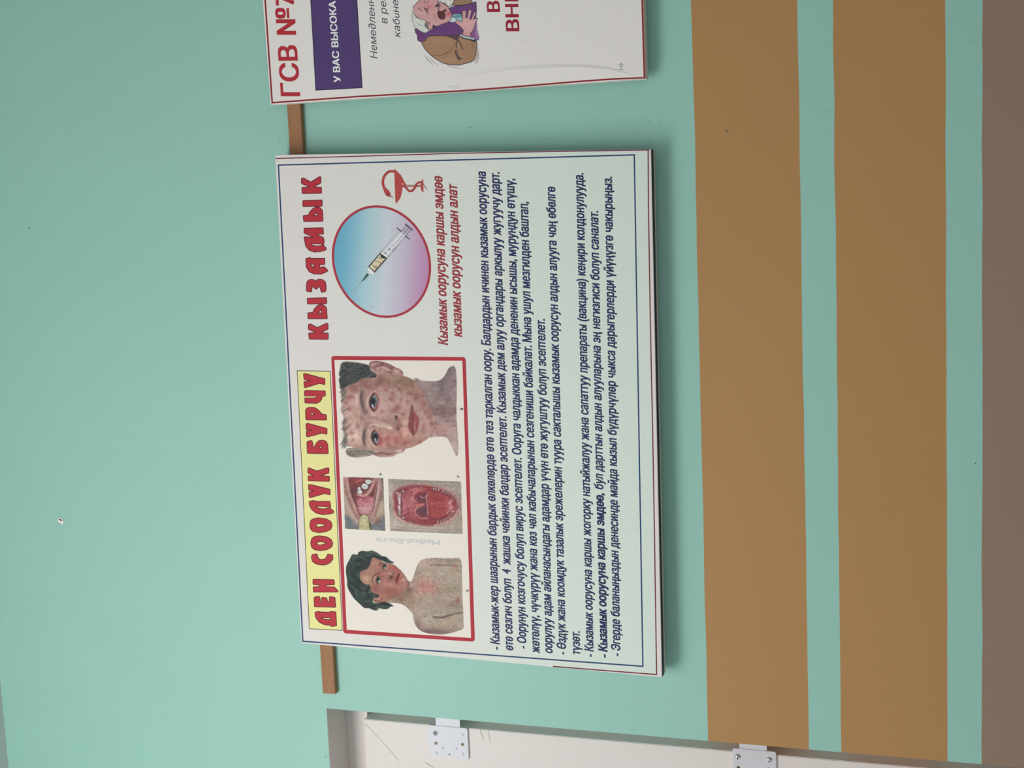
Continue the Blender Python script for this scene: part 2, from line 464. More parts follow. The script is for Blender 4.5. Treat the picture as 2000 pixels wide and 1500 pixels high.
class Ras:
    """a small paint box: fills, blobs and brush strokes laid on a fine grid that becomes the printed picture"""
    def __init__(s, x0, y0, x1, y1, res, org, sc, paper=(222, 214, 205), alpha=0.0):
        s.W, s.H = int((x1-x0)*res)+1, int((y1-y0)*res)+1
        s.px = np.linspace(x0, x1, s.W)[None, :].repeat(s.H, 0); s.py = np.linspace(y0, y1, s.H)[:, None].repeat(s.W, 1)
        s.X, s.Y = (s.px-org[0])*sc, (s.py-org[1])*sc
        s.unit = sc/res
        s.c = np.empty((s.H, s.W, 3)); s.c[:] = paper
        s.a = np.full((s.H, s.W), alpha)
        s.rng = np.random.default_rng(7); s.clip = None
    def put(s, m, col, op=1.0, cover=True, sl=None):
        sl = sl or (slice(None), slice(None))
        m = m*op
        if s.clip is not None: m = m*s.clip[sl]
        s.c[sl] = s.c[sl]*(1-m[..., None])+np.array(col, float)*m[..., None]
        if cover: s.a[sl] = np.maximum(s.a[sl], m)
    def smooth(s, P, n=6, closed=True):
        P = [np.array(p, float) for p in P]; out = []; N_ = len(P)
        for i in range(N_ if closed else N_-1):
            g = (lambda k: P[k % N_]) if closed else (lambda k: P[min(max(k, 0), N_-1)])
            p0, p1, p2, p3 = g(i-1), g(i), g(i+1), g(i+2)
            for t in np.linspace(0, 1, n, endpoint=False):
                out.append(.5*((2*p1)+(p2-p0)*t+(2*p0-5*p1+4*p2-p3)*t*t+(3*p1-p0-3*p2+p3)*t**3))
        if not closed: out.append(P[-1])
        return out
    def mask(s, P, soft=6, curved=True):
        P = s.smooth(P, 5) if curved else [np.array(p, float) for p in P]
        d = np.full(s.X.shape, 1e9); ins = np.zeros(s.X.shape, bool)
        for i in range(len(P)):
            a, b = P[i-1], P[i]; e = b-a; L = e.dot(e)+1e-9
            t = np.clip(((s.X-a[0])*e[0]+(s.Y-a[1])*e[1])/L, 0, 1)
            d = np.minimum(d, (s.X-a[0]-t*e[0])**2+(s.Y-a[1]-t*e[1])**2)
            cr = ((a[1] > s.Y) != (b[1] > s.Y)) & (s.X < (b[0]-a[0])*(s.Y-a[1])/(b[1]-a[1]+1e-12)+a[0])
            ins ^= cr
        d = np.sqrt(d)*np.where(ins, 1, -1)
        return np.clip(d/(2*soft)+.5, 0, 1)
    def fill(s, P, col, soft=6, op=1.0, curved=True, cover=True):
        m = s.mask(P, soft, curved); s.put(m, col, op, cover); return m
    def blob(s, x, y, rx, ry, col, op=.6, ang=0.0, cover=False, hard=0.0):
        R = max(rx, ry)*2.2
        ix = np.where((s.X[0] > x-R) & (s.X[0] < x+R))[0]; iy = np.where((s.Y[:, 0] > y-R) & (s.Y[:, 0] < y+R))[0]
        if not len(ix) or not len(iy): return
        sl = (slice(iy[0], iy[-1]+1), slice(ix[0], ix[-1]+1))
        dx, dy = s.X[sl]-x, s.Y[sl]-y; c, n = math.cos(ang), math.sin(ang)
        q = ((dx*c+dy*n)/rx)**2+((-dx*n+dy*c)/ry)**2
        m = np.exp(-q*1.2) if not hard else np.clip((1-np.sqrt(q))/hard+.5, 0, 1)
        s.put(m, col, op, cover, sl)
    def stroke(s, P, w, col, op=1.0, soft=None, taper=0.0, cover=False, curved=True):
        P = s.smooth(P, 6, False) if curved and len(P) > 2 else [np.array(p, float) for p in P]
        soft = soft or max(s.unit*.8, w*.25)
        xs = [p[0] for p in P]; ys = [p[1] for p in P]; R = w+soft*2
        ix = np.where((s.X[0] > min(xs)-R) & (s.X[0] < max(xs)+R))[0]; iy = np.where((s.Y[:, 0] > min(ys)-R) & (s.Y[:, 0] < max(ys)+R))[0]
        if not len(ix) or not len(iy): return
        sl = (slice(iy[0], iy[-1]+1), slice(ix[0], ix[-1]+1)); X, Y = s.X[sl], s.Y[sl]
        m = np.zeros(X.shape); n = len(P)-1
        for i in range(n):
            a, b = P[i], P[i+1]; e = b-a; L = e.dot(e)+1e-9
            t = np.clip(((X-a[0])*e[0]+(Y-a[1])*e[1])/L, 0, 1)
            d = np.hypot(X-a[0]-t*e[0], Y-a[1]-t*e[1])
            ww = w*.5*(1-taper*abs(2*(i+.5)/n-1))
            m = np.maximum(m, np.clip((ww-d)/(2*soft)+.5, 0, 1)*min(1, ww/(s.unit*.4)))
        s.put(m, col, op, cover, sl)
    def mottle(s, cell, amp, m=1.0, tint=(1, 1, 1)):
        gh, gw = int(s.H*s.unit/cell)+3, int(s.W*s.unit/cell)+3
        g = s.rng.normal(0, 1, (gh, gw))
        yy = np.linspace(0, gh-1.01, s.H); xx = np.linspace(0, gw-1.01, s.W)
        y0, x0 = yy.astype(int), xx.astype(int); fy, fx = (yy-y0)[:, None], (xx-x0)[None, :]
        fy, fx = fy*fy*(3-2*fy), fx*fx*(3-2*fx)
        v = g[y0][:, x0]*(1-fy)*(1-fx)+g[y0+1][:, x0]*fy*(1-fx)+g[y0][:, x0+1]*(1-fy)*fx+g[y0+1][:, x0+1]*fy*fx
        s.c += (v*amp*m)[..., None]*np.array(tint)
    def hairs(s, mask_poly, n, length, ang, spread, cols, w=6, op=.5, field=None):
        mk = s.mask(mask_poly, 4); idx = np.argwhere(mk > .7)
        if not len(idx): return
        old = s.clip; s.clip = np.clip(mk*1.3, 0, 1) if old is None else old
        for _ in range(n):
            iy, ix = idx[s.rng.integers(len(idx))]; x, y = s.X[iy, ix], s.Y[iy, ix]
            a = (field(x, y) if field else ang)+s.rng.normal(0, spread); L = length*s.rng.uniform(.5, 1.3)
            bend = s.rng.normal(0, .25)
            pts_ = [(x-math.cos(a)*L/2, y-math.sin(a)*L/2), (x+bend*L*.3*math.sin(a), y-bend*L*.3*math.cos(a)), (x+math.cos(a)*L/2, y+math.sin(a)*L/2)]
            s.stroke(pts_, w*s.rng.uniform(.6, 1.4), cols[s.rng.integers(len(cols))], op, taper=.8)
        s.clip = old
    def build(s, name, parent, Y, cut=0.25, tone=None):
        if tone: s.c = np.clip((s.c-s.c.mean(2, keepdims=True))*tone[2]+(s.c.mean(2, keepdims=True)-150)*tone[0]+150+tone[1], 0, 255)
        P = pts(s.px.ravel(), s.py.ravel(), Y)
        i = np.arange(s.H*s.W).reshape(s.H, s.W)
        q = np.stack([i[:-1, :-1], i[1:, :-1], i[1:, 1:], i[:-1, 1:]], -1).reshape(-1, 4)
        am = s.a.ravel()[q].mean(1); q = q[am > cut]
        used = np.zeros(s.H*s.W, bool); used[q.ravel()] = True
        remap = np.cumsum(used)-1; q = remap[q]; P = P[used]
        me = bpy.data.meshes.new(name)
        me.vertices.add(len(P)); me.vertices.foreach_set('co', P.ravel())
        me.loops.add(q.size); me.loops.foreach_set('vertex_index', q.ravel().astype(np.int32))
        me.polygons.add(len(q)); me.polygons.foreach_set('loop_start', (np.arange(len(q))*4).astype(np.int32))
        me.update(calc_edges=True)
        at = me.color_attributes.new('Col', 'FLOAT_COLOR', 'POINT')
        c = np.ones((len(P), 4)); c[:, :3] = linarr(s.c.reshape(-1, 3)[used])
        at.data.foreach_set('color', c.ravel().astype(np.float32))
        if len(me.polygons) and me.polygons[0].normal.y > 0: me.flip_normals()
        o = link(name, me, M_PAINTED); adopt(o, parent)
        return o

# ================================================================== the big measles board
Y1 = -0.042
Q1 = [(588.3, 1256), (536.8, 302.5), (1271.5, 291.5), (1293, 1323.5)]
c0 = (pt(*Q1[0], Y1)+pt(*Q1[1], Y1))/2
board = thing('information_board', 'large white banner with yellow heading strip and red framed portraits, hung on the batten', 'poster', loc=(c0.x, -0.012, c0.z))
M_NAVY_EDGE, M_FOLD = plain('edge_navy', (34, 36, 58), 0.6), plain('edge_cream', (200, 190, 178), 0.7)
p = panel(board, Q1, Y1, -0.0121, M_CLOTH, M_NAVY_EDGE, M_FOLD)
L = lambda k: Y1-0.0001*k
zt_, zb_ = pt(640, 780, Y1).z, pt(1120, 780, Y1).z
flat('printed_ground', [[[(589.5, 1255), (538.3, 309.6), (700, 305.2), (900, 299.4), (1100, 295.6), (1265.8, 293.6), (1266.5, 400), (1270, 620), (1275, 860), (1278.5, 1060), (1282.4, 1317.5), (1180, 1310.5), (1080, 1301.5), (900, 1284.5)]]],
     printed_ground('printed_pale_ground', (217, 212, 209), (208, 219, 210), zt_, zb_), board, Y1-0.00005)
NAVY, MAROON, RED = ink((30, 62, 108)), ink((112, 36, 58)), ink((172, 44, 58))
flat('border_line', [], NAVY, board, L(1), [([(543.8, 322.5), (591.5, 1252.5), (1255.6, 1301.5), (1238.8, 302.5)], 2.7, True)])['label'] = 'dark blue border line'
flat('border_line', [], MAROON, board, L(1), [([(538.3, 309.6), (700, 305.2), (900, 299.4), (1100, 295.6), (1268, 293)], 2.0, False),
     ([(1265.8, 292.5), (1266.5, 400), (1270, 620), (1275, 860), (1278.5, 1060), (1282.4, 1317.5), (1180, 1309.5), (1080, 1301.5)], 2.3, False)])['label'] = 'thin maroon outer line'

# heading: traced letter by letter
DK = (84, 22, 32)
def letters(org, sc, glyphs, name, parent, Y):
    bm = bmesh.new()
    for loops in glyphs:
        LL = [cut_corners([(org[0]+x/sc, org[1]+y/sc) for x, y in g], 1.5 if k == 0 else .5) for k, g in enumerate(loops)]
        add_poly(bm, LL, Y, 0)
        for g in LL: add_ribbon(bm, g, 1.35, Y-0.00004, True, 1)
    return bm_obj(name, bm, [ink((178, 44, 58)), ink(DK)], parent)
strip = flat('heading_panel', [[[(580.5, 724), (645, 725.3), (668.5, 1231.3), (604.2, 1228)]]], ink((226, 220, 150)), board, L(1),
             [([(580.5, 724), (645, 725.3), (668.5, 1231.3), (604.2, 1228)], 1.3, True)], ink((70, 66, 44)))
strip['label'] = 'pale yellow strip behind the heading'
T1 = (575, 715); T2 = (585, 970); T3 = (580, 335)
U = [(98, 82), (125, 82), (332, 138), (330, 203), (272, 188), (125, 233), (108, 235), (102, 170), (170, 157), (104, 147)]
letters(T1, 5.55, [[U],
  [[(110, 268), (130, 263), (335, 270), (335, 328), (303, 326), (300, 350), (280, 385), (240, 405), (115, 400), (110, 345), (215, 345), (245, 335), (245, 325), (108, 325)]],
  [[(120, 480), (135, 455), (170, 445), (220, 450), (260, 475), (300, 522), (345, 525), (350, 585), (180, 583), (135, 585), (122, 575)], [(178, 510), (190, 507), (225, 520), (185, 530)]],
  [[(125, 625), (145, 620), (355, 677), (353, 742), (300, 728), (150, 768), (130, 765), (128, 705), (190, 692), (125, 690)]],
  [[(135, 825), (150, 812), (190, 807), (197, 830), (207, 885), (215, 880), (235, 835), (265, 808), (300, 803), (340, 812), (362, 850), (367, 950), (140, 947)], [(270, 880), (290, 865), (303, 885), (280, 890)]]],
  'heading_word', strip, L(2))
letters(T1, 5.55, [
  [[(145, 1105), (165, 1105), (245, 1137), (360, 1102), (375, 1105), (375, 1160), (285, 1190), (380, 1195), (380, 1250), (150, 1245), (148, 1190), (212, 1190), (145, 1160)]],
  [[(152, 1285), (172, 1283), (388, 1335), (387, 1398), (330, 1382), (180, 1425), (160, 1422), (157, 1365), (212, 1352), (155, 1348)]],
  [[(105+55.5, 50+1415), (160+55.5, 42+1415), (170+55.5, 50+1415), (330+55.5, 52+1415), (338+55.5, 105+1415), (330+55.5, 120+1415), (372+55.5, 160+1415), (368+55.5, 178+1415), (330+55.5, 188+1415), (250+55.5, 195+1415), (180+55.5, 180+1415), (130+55.5, 140+1415), (108+55.5, 95+1415)],
   [(178+55.5, 103+1415), (330+55.5, 112+1415), (310+55.5, 125+1415), (250+55.5, 133+1415), (200+55.5, 122+1415)]],
  [[(x+55.5, y+1415) for x, y in [(110, 310), (120, 260), (150, 238), (205, 230), (290, 240), (340, 270), (355, 310), (340, 355), (290, 380), (215, 392), (150, 380), (120, 355)]],
   [(x+55.5, y+1415) for x, y in [(178, 312), (190, 297), (215, 293), (255, 300), (282, 313), (250, 322), (215, 330), (188, 326)]]],
  [[(x+55.5, y+1415) for x, y in [(120, 505), (130, 455), (160, 433), (215, 425), (300, 437), (345, 465), (362, 505), (348, 548), (300, 575), (225, 587), (160, 575), (130, 550)]],
   [(x+55.5, y+1415) for x, y in [(188, 507), (200, 492), (222, 488), (265, 495), (293, 508), (260, 517), (225, 525), (198, 521)]]],
  [[(x+55.5, y+1415) for x, y in [(130, 640), (145, 625), (190, 620), (200, 660), (215, 678), (240, 683), (270, 678), (290, 660), (305, 622), (360, 632), (362, 680), (330, 720), (290, 738), (245, 742), (180, 732), (140, 705), (130, 670)]]]],
  'heading_word', strip, L(2))
letters(T2, 5.55, [
  [[(145, 895), (375, 900), (380, 955), (285, 960), (285, 975), (380, 980), (420, 1025), (415, 1035), (150, 1035), (147, 978), (215, 975), (218, 960), (145, 952)]],
  [[(157, 1095), (170, 1085), (215, 1082), (222, 1100), (228, 1140), (240, 1140), (240, 1090), (295, 1097), (305, 1140), (320, 1140), (325, 1082), (385, 1092), (392, 1200), (160, 1195)]],
  [[(165, 1255), (200, 1243), (230, 1250), (325, 1253), (335, 1243), (395, 1250), (402, 1400), (345, 1410), (335, 1395), (270, 1390), (210, 1360), (175, 1310)], [(235, 1312), (260, 1312), (330, 1313), (338, 1332), (290, 1332), (255, 1325)]]],
  'heading_word', strip, L(2))
letters(T3, 4.414, [
  [[(38, 60), (55, 55), (118, 90), (198, 42), (207, 50), (207, 100), (145, 133), (212, 135), (212, 188), (45, 190), (42, 137), (105, 133), (38, 103)]],
  [[(50, 250), (217, 245), (217, 300), (50, 303)]],
  [[(100, 375), (105, 355), (130, 325), (160, 305), (195, 308), (220, 335), (225, 430), (58, 432), (53, 380)], [(145, 378), (165, 355), (180, 380)]],
  [[(60, 488), (225, 485), (230, 540), (165, 540), (230, 570), (235, 612), (225, 628), (255, 665), (248, 678), (200, 692), (150, 695), (105, 680), (75, 645), (62, 580), (62, 562), (140, 568), (60, 530)], [(120, 622), (228, 627), (200, 640), (160, 642), (130, 633)]],
  [[(75, 752), (110, 740), (118, 748), (240, 748), (240, 802), (195, 805), (195, 828), (232, 820), (268, 852), (262, 862), (210, 885), (150, 885), (105, 865), (80, 825)], [(118, 802), (140, 798), (152, 825), (130, 820)]],
  [[(80, 990), (85, 950), (110, 930), (140, 930), (160, 945), (180, 928), (215, 930), (245, 950), (253, 1000), (248, 1035), (210, 1042), (195, 990), (165, 1018), (132, 990), (125, 1040), (82, 1032)]],
  [[(88, 1092), (255, 1087), (257, 1140), (90, 1143)]],
  [[(137, 1215), (145, 1190), (175, 1155), (200, 1145), (230, 1150), (255, 1175), (262, 1270), (95, 1270), (92, 1218)], [(180, 1218), (205, 1195), (218, 1220)]],
  [[(98, 1318), (115, 1312), (175, 1345), (255, 1307), (268, 1312), (268, 1360), (205, 1390), (270, 1393), (270, 1447), (105, 1445), (100, 1393), (165, 1390), (98, 1362)]]],
  'heading_word', board, L(2))

# lettering
TXT = ink((42, 47, 90)); TXT_D = ink((34, 42, 84))
LINES = [
 ('- Кызамык-жер шаарынын бардык өлкөлөрдө өтө тез таркалган оору. Балдардын ичинен кызамык оорусуна', (976, 1270), (948.4, 335.5), .040),
 ('өтө сөзгич болуп  4  жашка чейинки балдар эсептелет. Кызамык дем алуу органдары аркылуу жугуучу дарт.', (1002, 1271.5), (975, 336), .040),
 ('- Оорунун козгочусу болуп вирус эсептелет. Ооруга чалдыккан адамда дененин ысышы, мурундун өтүшү,', (1028, 1268), (1004, 349), .040),
 ('жөтөлүү, чүчкүрүү жана көз чөл кабычаларынын сезгениши байкалат. Мына ушул мезгилден баштап,', (1054, 1276.5), (1031, 394), .040),
 ('оорулуу адам айланасындагы адамдар үчүн өтө жугуштуу болуп эсептелет.', (1079, 1277), (1064, 623), .040),
 ('- Өздүк жана коомдук тазалык эрежелерин туура сакталышы кызамык оорусун алдын алууга чоң өбөлгө', (1105.5, 1279.5), (1084, 365), .040),
 ('түзөт.', (1133, 1280), (1132, 1233), .040),
 ('- Кызамык оорусуна каршы жогорку натыйжалуу жана сапаттуу препараты (вакцина) кеңири колдонулууда.', (1159.3, 1284), (1139, 338), .040)]
for s_, a, b_, bo in LINES:
    text('text_line', s_, a, b_, 17.4, TXT, board, L(1), bold=bo, shear=.20)
text('text_line', '- Кызамык оорусуна каршы эмдөө,', (1186.6, 1285.5), (1178.5, 963.5), 17.4, TXT_D, board, L(1), bold=.052, shear=.20)
text('text_line', 'бул дарттын алдын алууларына эң негизгиси болуп саналат.', (1178, 957), (1168, 412), 17.4, TXT, board, L(1), bold=.040, shear=.20)
text('text_line', '- Эгерде баланыңыздын денесинде майда кызыл бүдүрчүлөр чыкса дарыгерлерди үйүңүзгө чакырыңыз.', (1211.5, 1282.5), (1195, 345), 17.4, TXT, board, L(1), bold=.040, shear=.20)
SLO = ink((148, 52, 62))
text('slogan_line', 'Кызамык оорусуна каршы эмдөө', (875, 674.5), (863.5, 345), 19, SLO, board, L(1), bold=.040, shear=.20)
text('slogan_line', 'кызамык оорусун алдын алат', (902.4, 658.5), (892.4, 361), 19, SLO, board, L(1), bold=.040, shear=.20)

# framed pictures
def rrect(q, r): return cut_corners(q, r)
frame = flat('picture_frame', [[rrect([(646.8, 695), (909.6, 697.5), (927.6, 1253.5), (670.5, 1237)], 6)]], RED, board, L(1))
frame['label'] = 'red frame with rounded corners around four pictures'
pic = flat('picture_ground', [[[(653.3, 703), (903, 704.6), (920, 1246), (677.3, 1230)]]], ink((226, 218, 209)), frame, L(2))
GREY = ink((84, 84, 92))
text('figure_number', '5', (916, 1156), (916, 1151), 6, GREY, frame, L(3), bold=.03)
text('figure_number', '6', (745.5, 928.5), (745.5, 924), 6, GREY, frame, L(3), bold=.03)
text('figure_number', '7', (898.5, 933.5), (898.5, 928.5), 6, GREY, frame, L(3), bold=.03)
text('figure_number', '8', (904.5, 801.5), (904.5, 796.5), 6, GREY, frame, L(3), bold=.03)
text('web_address', 'Medical-Enc.ru', (858.5, 1054.8), (735.5, 1050.8), 10.5, ink((190, 191, 194)), frame, L(3), bold=.018, up=(0.02, 1.0))['label'] = 'faint grey web address running sideways'

# --- large spotted face (painted lying on its side in the photo)
r = Ras(660, 704, 898, 896, 1.4, (650, 690), 7.142)
SK, ROSE = (186, 148, 138), (148, 78, 84)
neck = [(1130, 372), (1250, 385), (1430, 390), (1510, 365), (1570, 300), (1610, 220), (1660, 180), (1705, 192), (1722, 300), (1728, 500), (1724, 800), (1735, 1050), (1752, 1280), (1742, 1415), (1712, 1420), (1670, 1320), (1620, 1220), (1570, 1170), (1450, 1162), (1340, 1175), (1200, 1180), (1150, 800)]
m = r.fill(neck, (158, 134, 132), 9)
r.clip = m
r.blob(1560, 420, 260, 260, (140, 122, 126), .8); r.blob(1640, 230, 80, 120, (134, 120, 124), .7); r.blob(1560, 820, 180, 120, (138, 104, 106), .7)
r.blob(1600, 1060, 200, 120, (200, 160, 152), .9); r.blob(1700, 1280, 90, 180, (206, 178, 168), .8); r.blob(1450, 1090, 120, 90, (196, 140, 132), .7)
for _ in range(46):
    x, y = r.rng.uniform(1250, 1740), r.rng.uniform(380, 1160); r.blob(x, y, r.rng.uniform(20, 50), r.rng.uniform(14, 30), [(150, 104, 108), (172, 148, 148), (128, 104, 108)][r.rng.integers(3)], .35)
for _ in range(60):
    x, y = r.rng.uniform(1250, 1720), r.rng.uniform(250, 1200); r.stroke([(x, y), (x+r.rng.uniform(60, 180), y+r.rng.normal(0, 6))], 7, [(176, 152, 150), (128, 106, 108)][r.rng.integers(2)], .3, taper=.8)
r.clip = None
# ears
e1 = [(505, 175), (520, 122), (590, 106), (700, 120), (790, 150), (880, 200), (950, 228), (985, 285), (960, 310), (860, 300), (740, 285), (640, 295), (580, 275), (530, 225)]
m = r.fill(e1, (184, 142, 136), 6); r.clip = m
r.stroke([(510, 190), (540, 130), (640, 118), (780, 160), (900, 215), (970, 270)], 26, (150, 100, 100), .8); r.stroke([(580, 200), (640, 165), (740, 170), (820, 215)], 40, (142, 96, 98), .8)
r.stroke([(620, 215), (690, 190), (730, 215), (800, 250), (850, 260)], 26, (206, 168, 160), .8); r.blob(800, 262, 40, 16, (112, 72, 76), .8); r.blob(900, 250, 40, 28, (212, 172, 160), .9); r.stroke([(560, 240), (600, 268), (680, 280)], 18, (200, 160, 152), .7)
r.stroke([(520, 175), (560, 140)], 14, (214, 176, 168), .7)
r.clip = None
e2 = [(560, 1402), (640, 1365), (760, 1360), (860, 1340), (980, 1330), (1010, 1333), (980, 1380), (900, 1410), (830, 1440), (720, 1450), (620, 1442)]
m = r.fill(e2, (178, 140, 132), 5); r.clip = m
r.stroke([(600, 1410), (680, 1390), (800, 1410)], 30, (146, 92, 92), .8); r.stroke([(620, 1436), (740, 1440), (860, 1415), (960, 1380)], 12, (206, 170, 160), .8); r.stroke([(870, 1365), (960, 1352)], 20, (216, 182, 170), .9)
r.clip = None
head = [(130, 520), (230, 435), (350, 365), (520, 325), (620, 300), (700, 272), (860, 290), (1000, 318), (1080, 350), (1150, 395), (1240, 515), (1320, 680), (1390, 810), (1430, 930), (1420, 1040), (1370, 1140), (1300, 1210), (1180, 1280), (1080, 1318), (1000, 1334), (900, 1352), (760, 1365), (560, 1365), (400, 1340), (200, 1290), (150, 1230), (160, 1150), (140, 1000), (150, 900), (120, 800), (120, 650), (112, 560)]
hm = r.fill(head, SK, 6); r.clip = hm
r.blob(260, 760, 160, 420, (206, 172, 160), .7); r.blob(280, 1160, 160, 160, (216, 186, 172), .8); r.blob(700, 430, 480, 120, (152, 112, 100), .9); r.blob(1010, 400, 220, 110, (146, 116, 98), .9); r.blob(430, 420, 140, 70, (150, 104, 98), .7)
r.blob(1180, 560, 110, 200, (166, 128, 112), .8); r.blob(1370, 850, 70, 220, (168, 122, 112), .7); r.blob(850, 1200, 280, 110, (208, 136, 124), .85); r.blob(1180, 1240, 160, 60, (170, 122, 108), .6); r.blob(860, 620, 200, 160, (198, 164, 152), .6)
r.blob(600, 1345, 300, 40, (168, 136, 120), .8); r.blob(1300, 960, 90, 120, (206, 166, 154), .8); r.blob(1010, 1080, 90, 60, (222, 164, 148), .9); r.blob(1000, 950, 60, 60, (206, 160, 150), .6); r.blob(640, 900, 200, 60, (180, 140, 130), .7)
r.blob(700, 700, 60, 150, (196, 166, 160), .5); r.blob(460, 940, 120, 90, (184, 144, 132), .6)
r.mottle(90, 9, 1, (.9, 1, 1)); r.mottle(34, 6, 1, (.8, 1, 1)); r.mottle(13, 4, 1, (.8, 1, 1))
for x, y, q in ((210, 620, 55), (260, 600, 45), (180, 690, 50), (330, 520, 40), (230, 780, 40), (280, 490, 60), (560, 500, 45), (740, 510, 48), (820, 640, 45), (955, 650, 42), (830, 560, 28), (1040, 670, 40), (930, 500, 36), (1270, 700, 46), (1250, 600, 36), (1340, 890, 48), (1290, 820, 40), (870, 790, 65),
                (680, 820, 38), (400, 910, 36), (230, 1010, 48), (260, 1110, 46), (350, 1010, 40), (560, 1010, 30), (280, 1210, 30), (880, 1220, 60), (1010, 1250, 40), (760, 1190, 60), (940, 1140, 40), (1220, 1240, 40), (980, 850, 40), (1270, 1000, 45), (1150, 640, 40), (480, 470, 40), (620, 430, 46), (900, 930, 34), (1380, 980, 40), (780, 1280, 36), (1080, 560, 30)):
    r.blob(x, y, q*r.rng.uniform(.8, 1.2), q*r.rng.uniform(.6, 1), ROSE, .55, r.rng.uniform(0, 3))
for _ in range(130):
    x, y = r.rng.uniform(150, 1400), r.rng.uniform(330, 1330); r.blob(x, y, r.rng.uniform(8, 26), r.rng.uniform(8, 20), [(170, 104, 100), (214, 182, 168), (176, 116, 108)][r.rng.integers(3)], .4, r.rng.uniform(0, 3))
# brows, eyes
r.stroke([(405, 520), (398, 640), (425, 760), (440, 830)], 52, (112, 88, 84), .75, soft=14, taper=.4); r.stroke([(400, 560), (395, 650), (415, 740)], 22, (84, 68, 70), .6, soft=8)
r.stroke([(455, 1050), (432, 1130), (432, 1220), (450, 1280)], 46, (112, 92, 86), .8, soft=12, taper=.4); r.stroke([(438, 1100), (430, 1200)], 18, (84, 72, 72), .6)
r.blob(560, 690, 110, 190, (202, 166, 160), .7); r.blob(575, 680, 92, 150, (172, 108, 104), .8)
r.stroke([(600, 520), (520, 580), (480, 680), (500, 790), (560, 860), (600, 860)], 16, (216, 178, 170), .8); r.stroke([(600, 860), (650, 770), (670, 660), (640, 560)], 14, (206, 168, 160), .7)
r.fill([(570, 545), (620, 580), (660, 660), (630, 740), (580, 815), (530, 770), (505, 690), (530, 600)], (158, 92, 94), 9)
r.fill([(578, 575), (606, 605), (630, 668), (600, 730), (572, 775), (540, 738), (524, 680), (545, 615)], (148, 154, 156), 7)
r.blob(568, 678, 46, 66, (58, 74, 84), 1, hard=.4); r.blob(560, 680, 28, 44, (26, 34, 42), 1, hard=.5); r.stroke([(578, 560), (532, 620), (516, 690), (532, 755), (572, 800)], 18, (58, 38, 42), .9); r.stroke([(560, 770), (585, 800), (610, 760)], 14, (120, 66, 70), .6); r.blob(556, 728, 12, 22, (190, 202, 206), .9, hard=.6); r.blob(598, 702, 8, 16, (176, 190, 194), .7, hard=.6); r.blob(590, 635, 14, 34, (96, 110, 118), .8)
r.blob(650, 700, 16, 90, (196, 150, 148), .5); r.blob(480, 700, 20, 120, (214, 180, 172), .5)
r.blob(600, 1180, 90, 130, (184, 132, 124), .7); r.blob(665, 1230, 34, 70, (172, 78, 84), .85)
r.stroke([(500, 1010), (580, 990), (660, 1010), (740, 1030)], 22, (222, 192, 178), .8); r.stroke([(520, 1080), (505, 1170), (540, 1270), (600, 1320)], 18, (206, 172, 160), .8)
r.fill([(590, 1070), (640, 1120), (670, 1200), (650, 1265), (610, 1285), (560, 1230), (535, 1160), (550, 1095)], (164, 96, 98), 8)
r.fill([(592, 1095), (620, 1140), (638, 1205), (618, 1255), (590, 1235), (560, 1190), (556, 1135)], (150, 158, 158), 7)
r.blob(595, 1165, 44, 58, (54, 70, 80), 1, hard=.4); r.blob(590, 1168, 26, 38, (24, 32, 40), 1, hard=.5); r.stroke([(588, 1075), (550, 1120), (544, 1180), (572, 1240), (607, 1280)], 18, (56, 38, 42), .9); r.blob(592, 1200, 10, 20, (192, 204, 206), .9, hard=.6); r.blob(655, 1210, 30, 80, (168, 84, 88), .6)
r.blob(700, 950, 150, 46, (150, 112, 104), .6); r.blob(470, 1000, 60, 50, (156, 118, 112), .6); r.blob(420, 660, 46, 150, (110, 86, 86), .45); r.blob(445, 1170, 44, 130, (110, 88, 86), .5); r.blob(470, 820, 40, 60, (110, 86, 88), .55)
# nose, mouth
r.stroke([(540, 930), (640, 960), (740, 1000), (800, 1030)], 30, (222, 188, 172), .5, soft=18); r.blob(795, 1040, 42, 24, (240, 214, 198), .95, .3); r.blob(860, 985, 60, 60, (160, 124, 108), .8); r.blob(885, 895, 22, 34, (74, 50, 50), .95); r.stroke([(850, 850), (900, 850), (930, 900)], 18, (206, 156, 144), .6)
r.blob(910, 1050, 34, 40, (120, 74, 72), .85); r.stroke([(912, 930), (922, 960), (945, 990)], 20, (176, 92, 92), .6, soft=12); r.blob(930, 1010, 46, 22, (150, 92, 88), .7); r.blob(900, 760, 60, 70, (150, 88, 90), .5); r.blob(1010, 980, 40, 30, (216, 172, 158), .7)
r.fill([(1060, 905), (1085, 810), (1108, 735), (1122, 850), (1130, 950), (1134, 1060), (1132, 1150), (1100, 1125), (1065, 1060), (1048, 1000), (1062, 950)], (146, 76, 80), 12)
r.fill([(1115, 800), (1168, 850), (1202, 930), (1192, 1040), (1155, 1135), (1134, 1150), (1130, 950)], (164, 84, 88), 12)
r.stroke([(1106, 740), (1122, 860), (1128, 960), (1122, 1040), (1128, 1145)], 11, (104, 46, 54), .8); r.stroke([(1140, 960), (1145, 1070)], 18, (206, 148, 146), .6, soft=12); r.blob(1105, 770, 16, 40, (96, 52, 50), .7); r.blob(1160, 1150, 30, 24, (206, 164, 150), .8); r.blob(1150, 790, 60, 50, (160, 124, 108), .5)
r.clip = None
r.stroke([(1150, 395), (1240, 515), (1320, 680), (1392, 812), (1432, 930), (1420, 1040), (1370, 1140)], 12, (132, 98, 92), .5, soft=8)
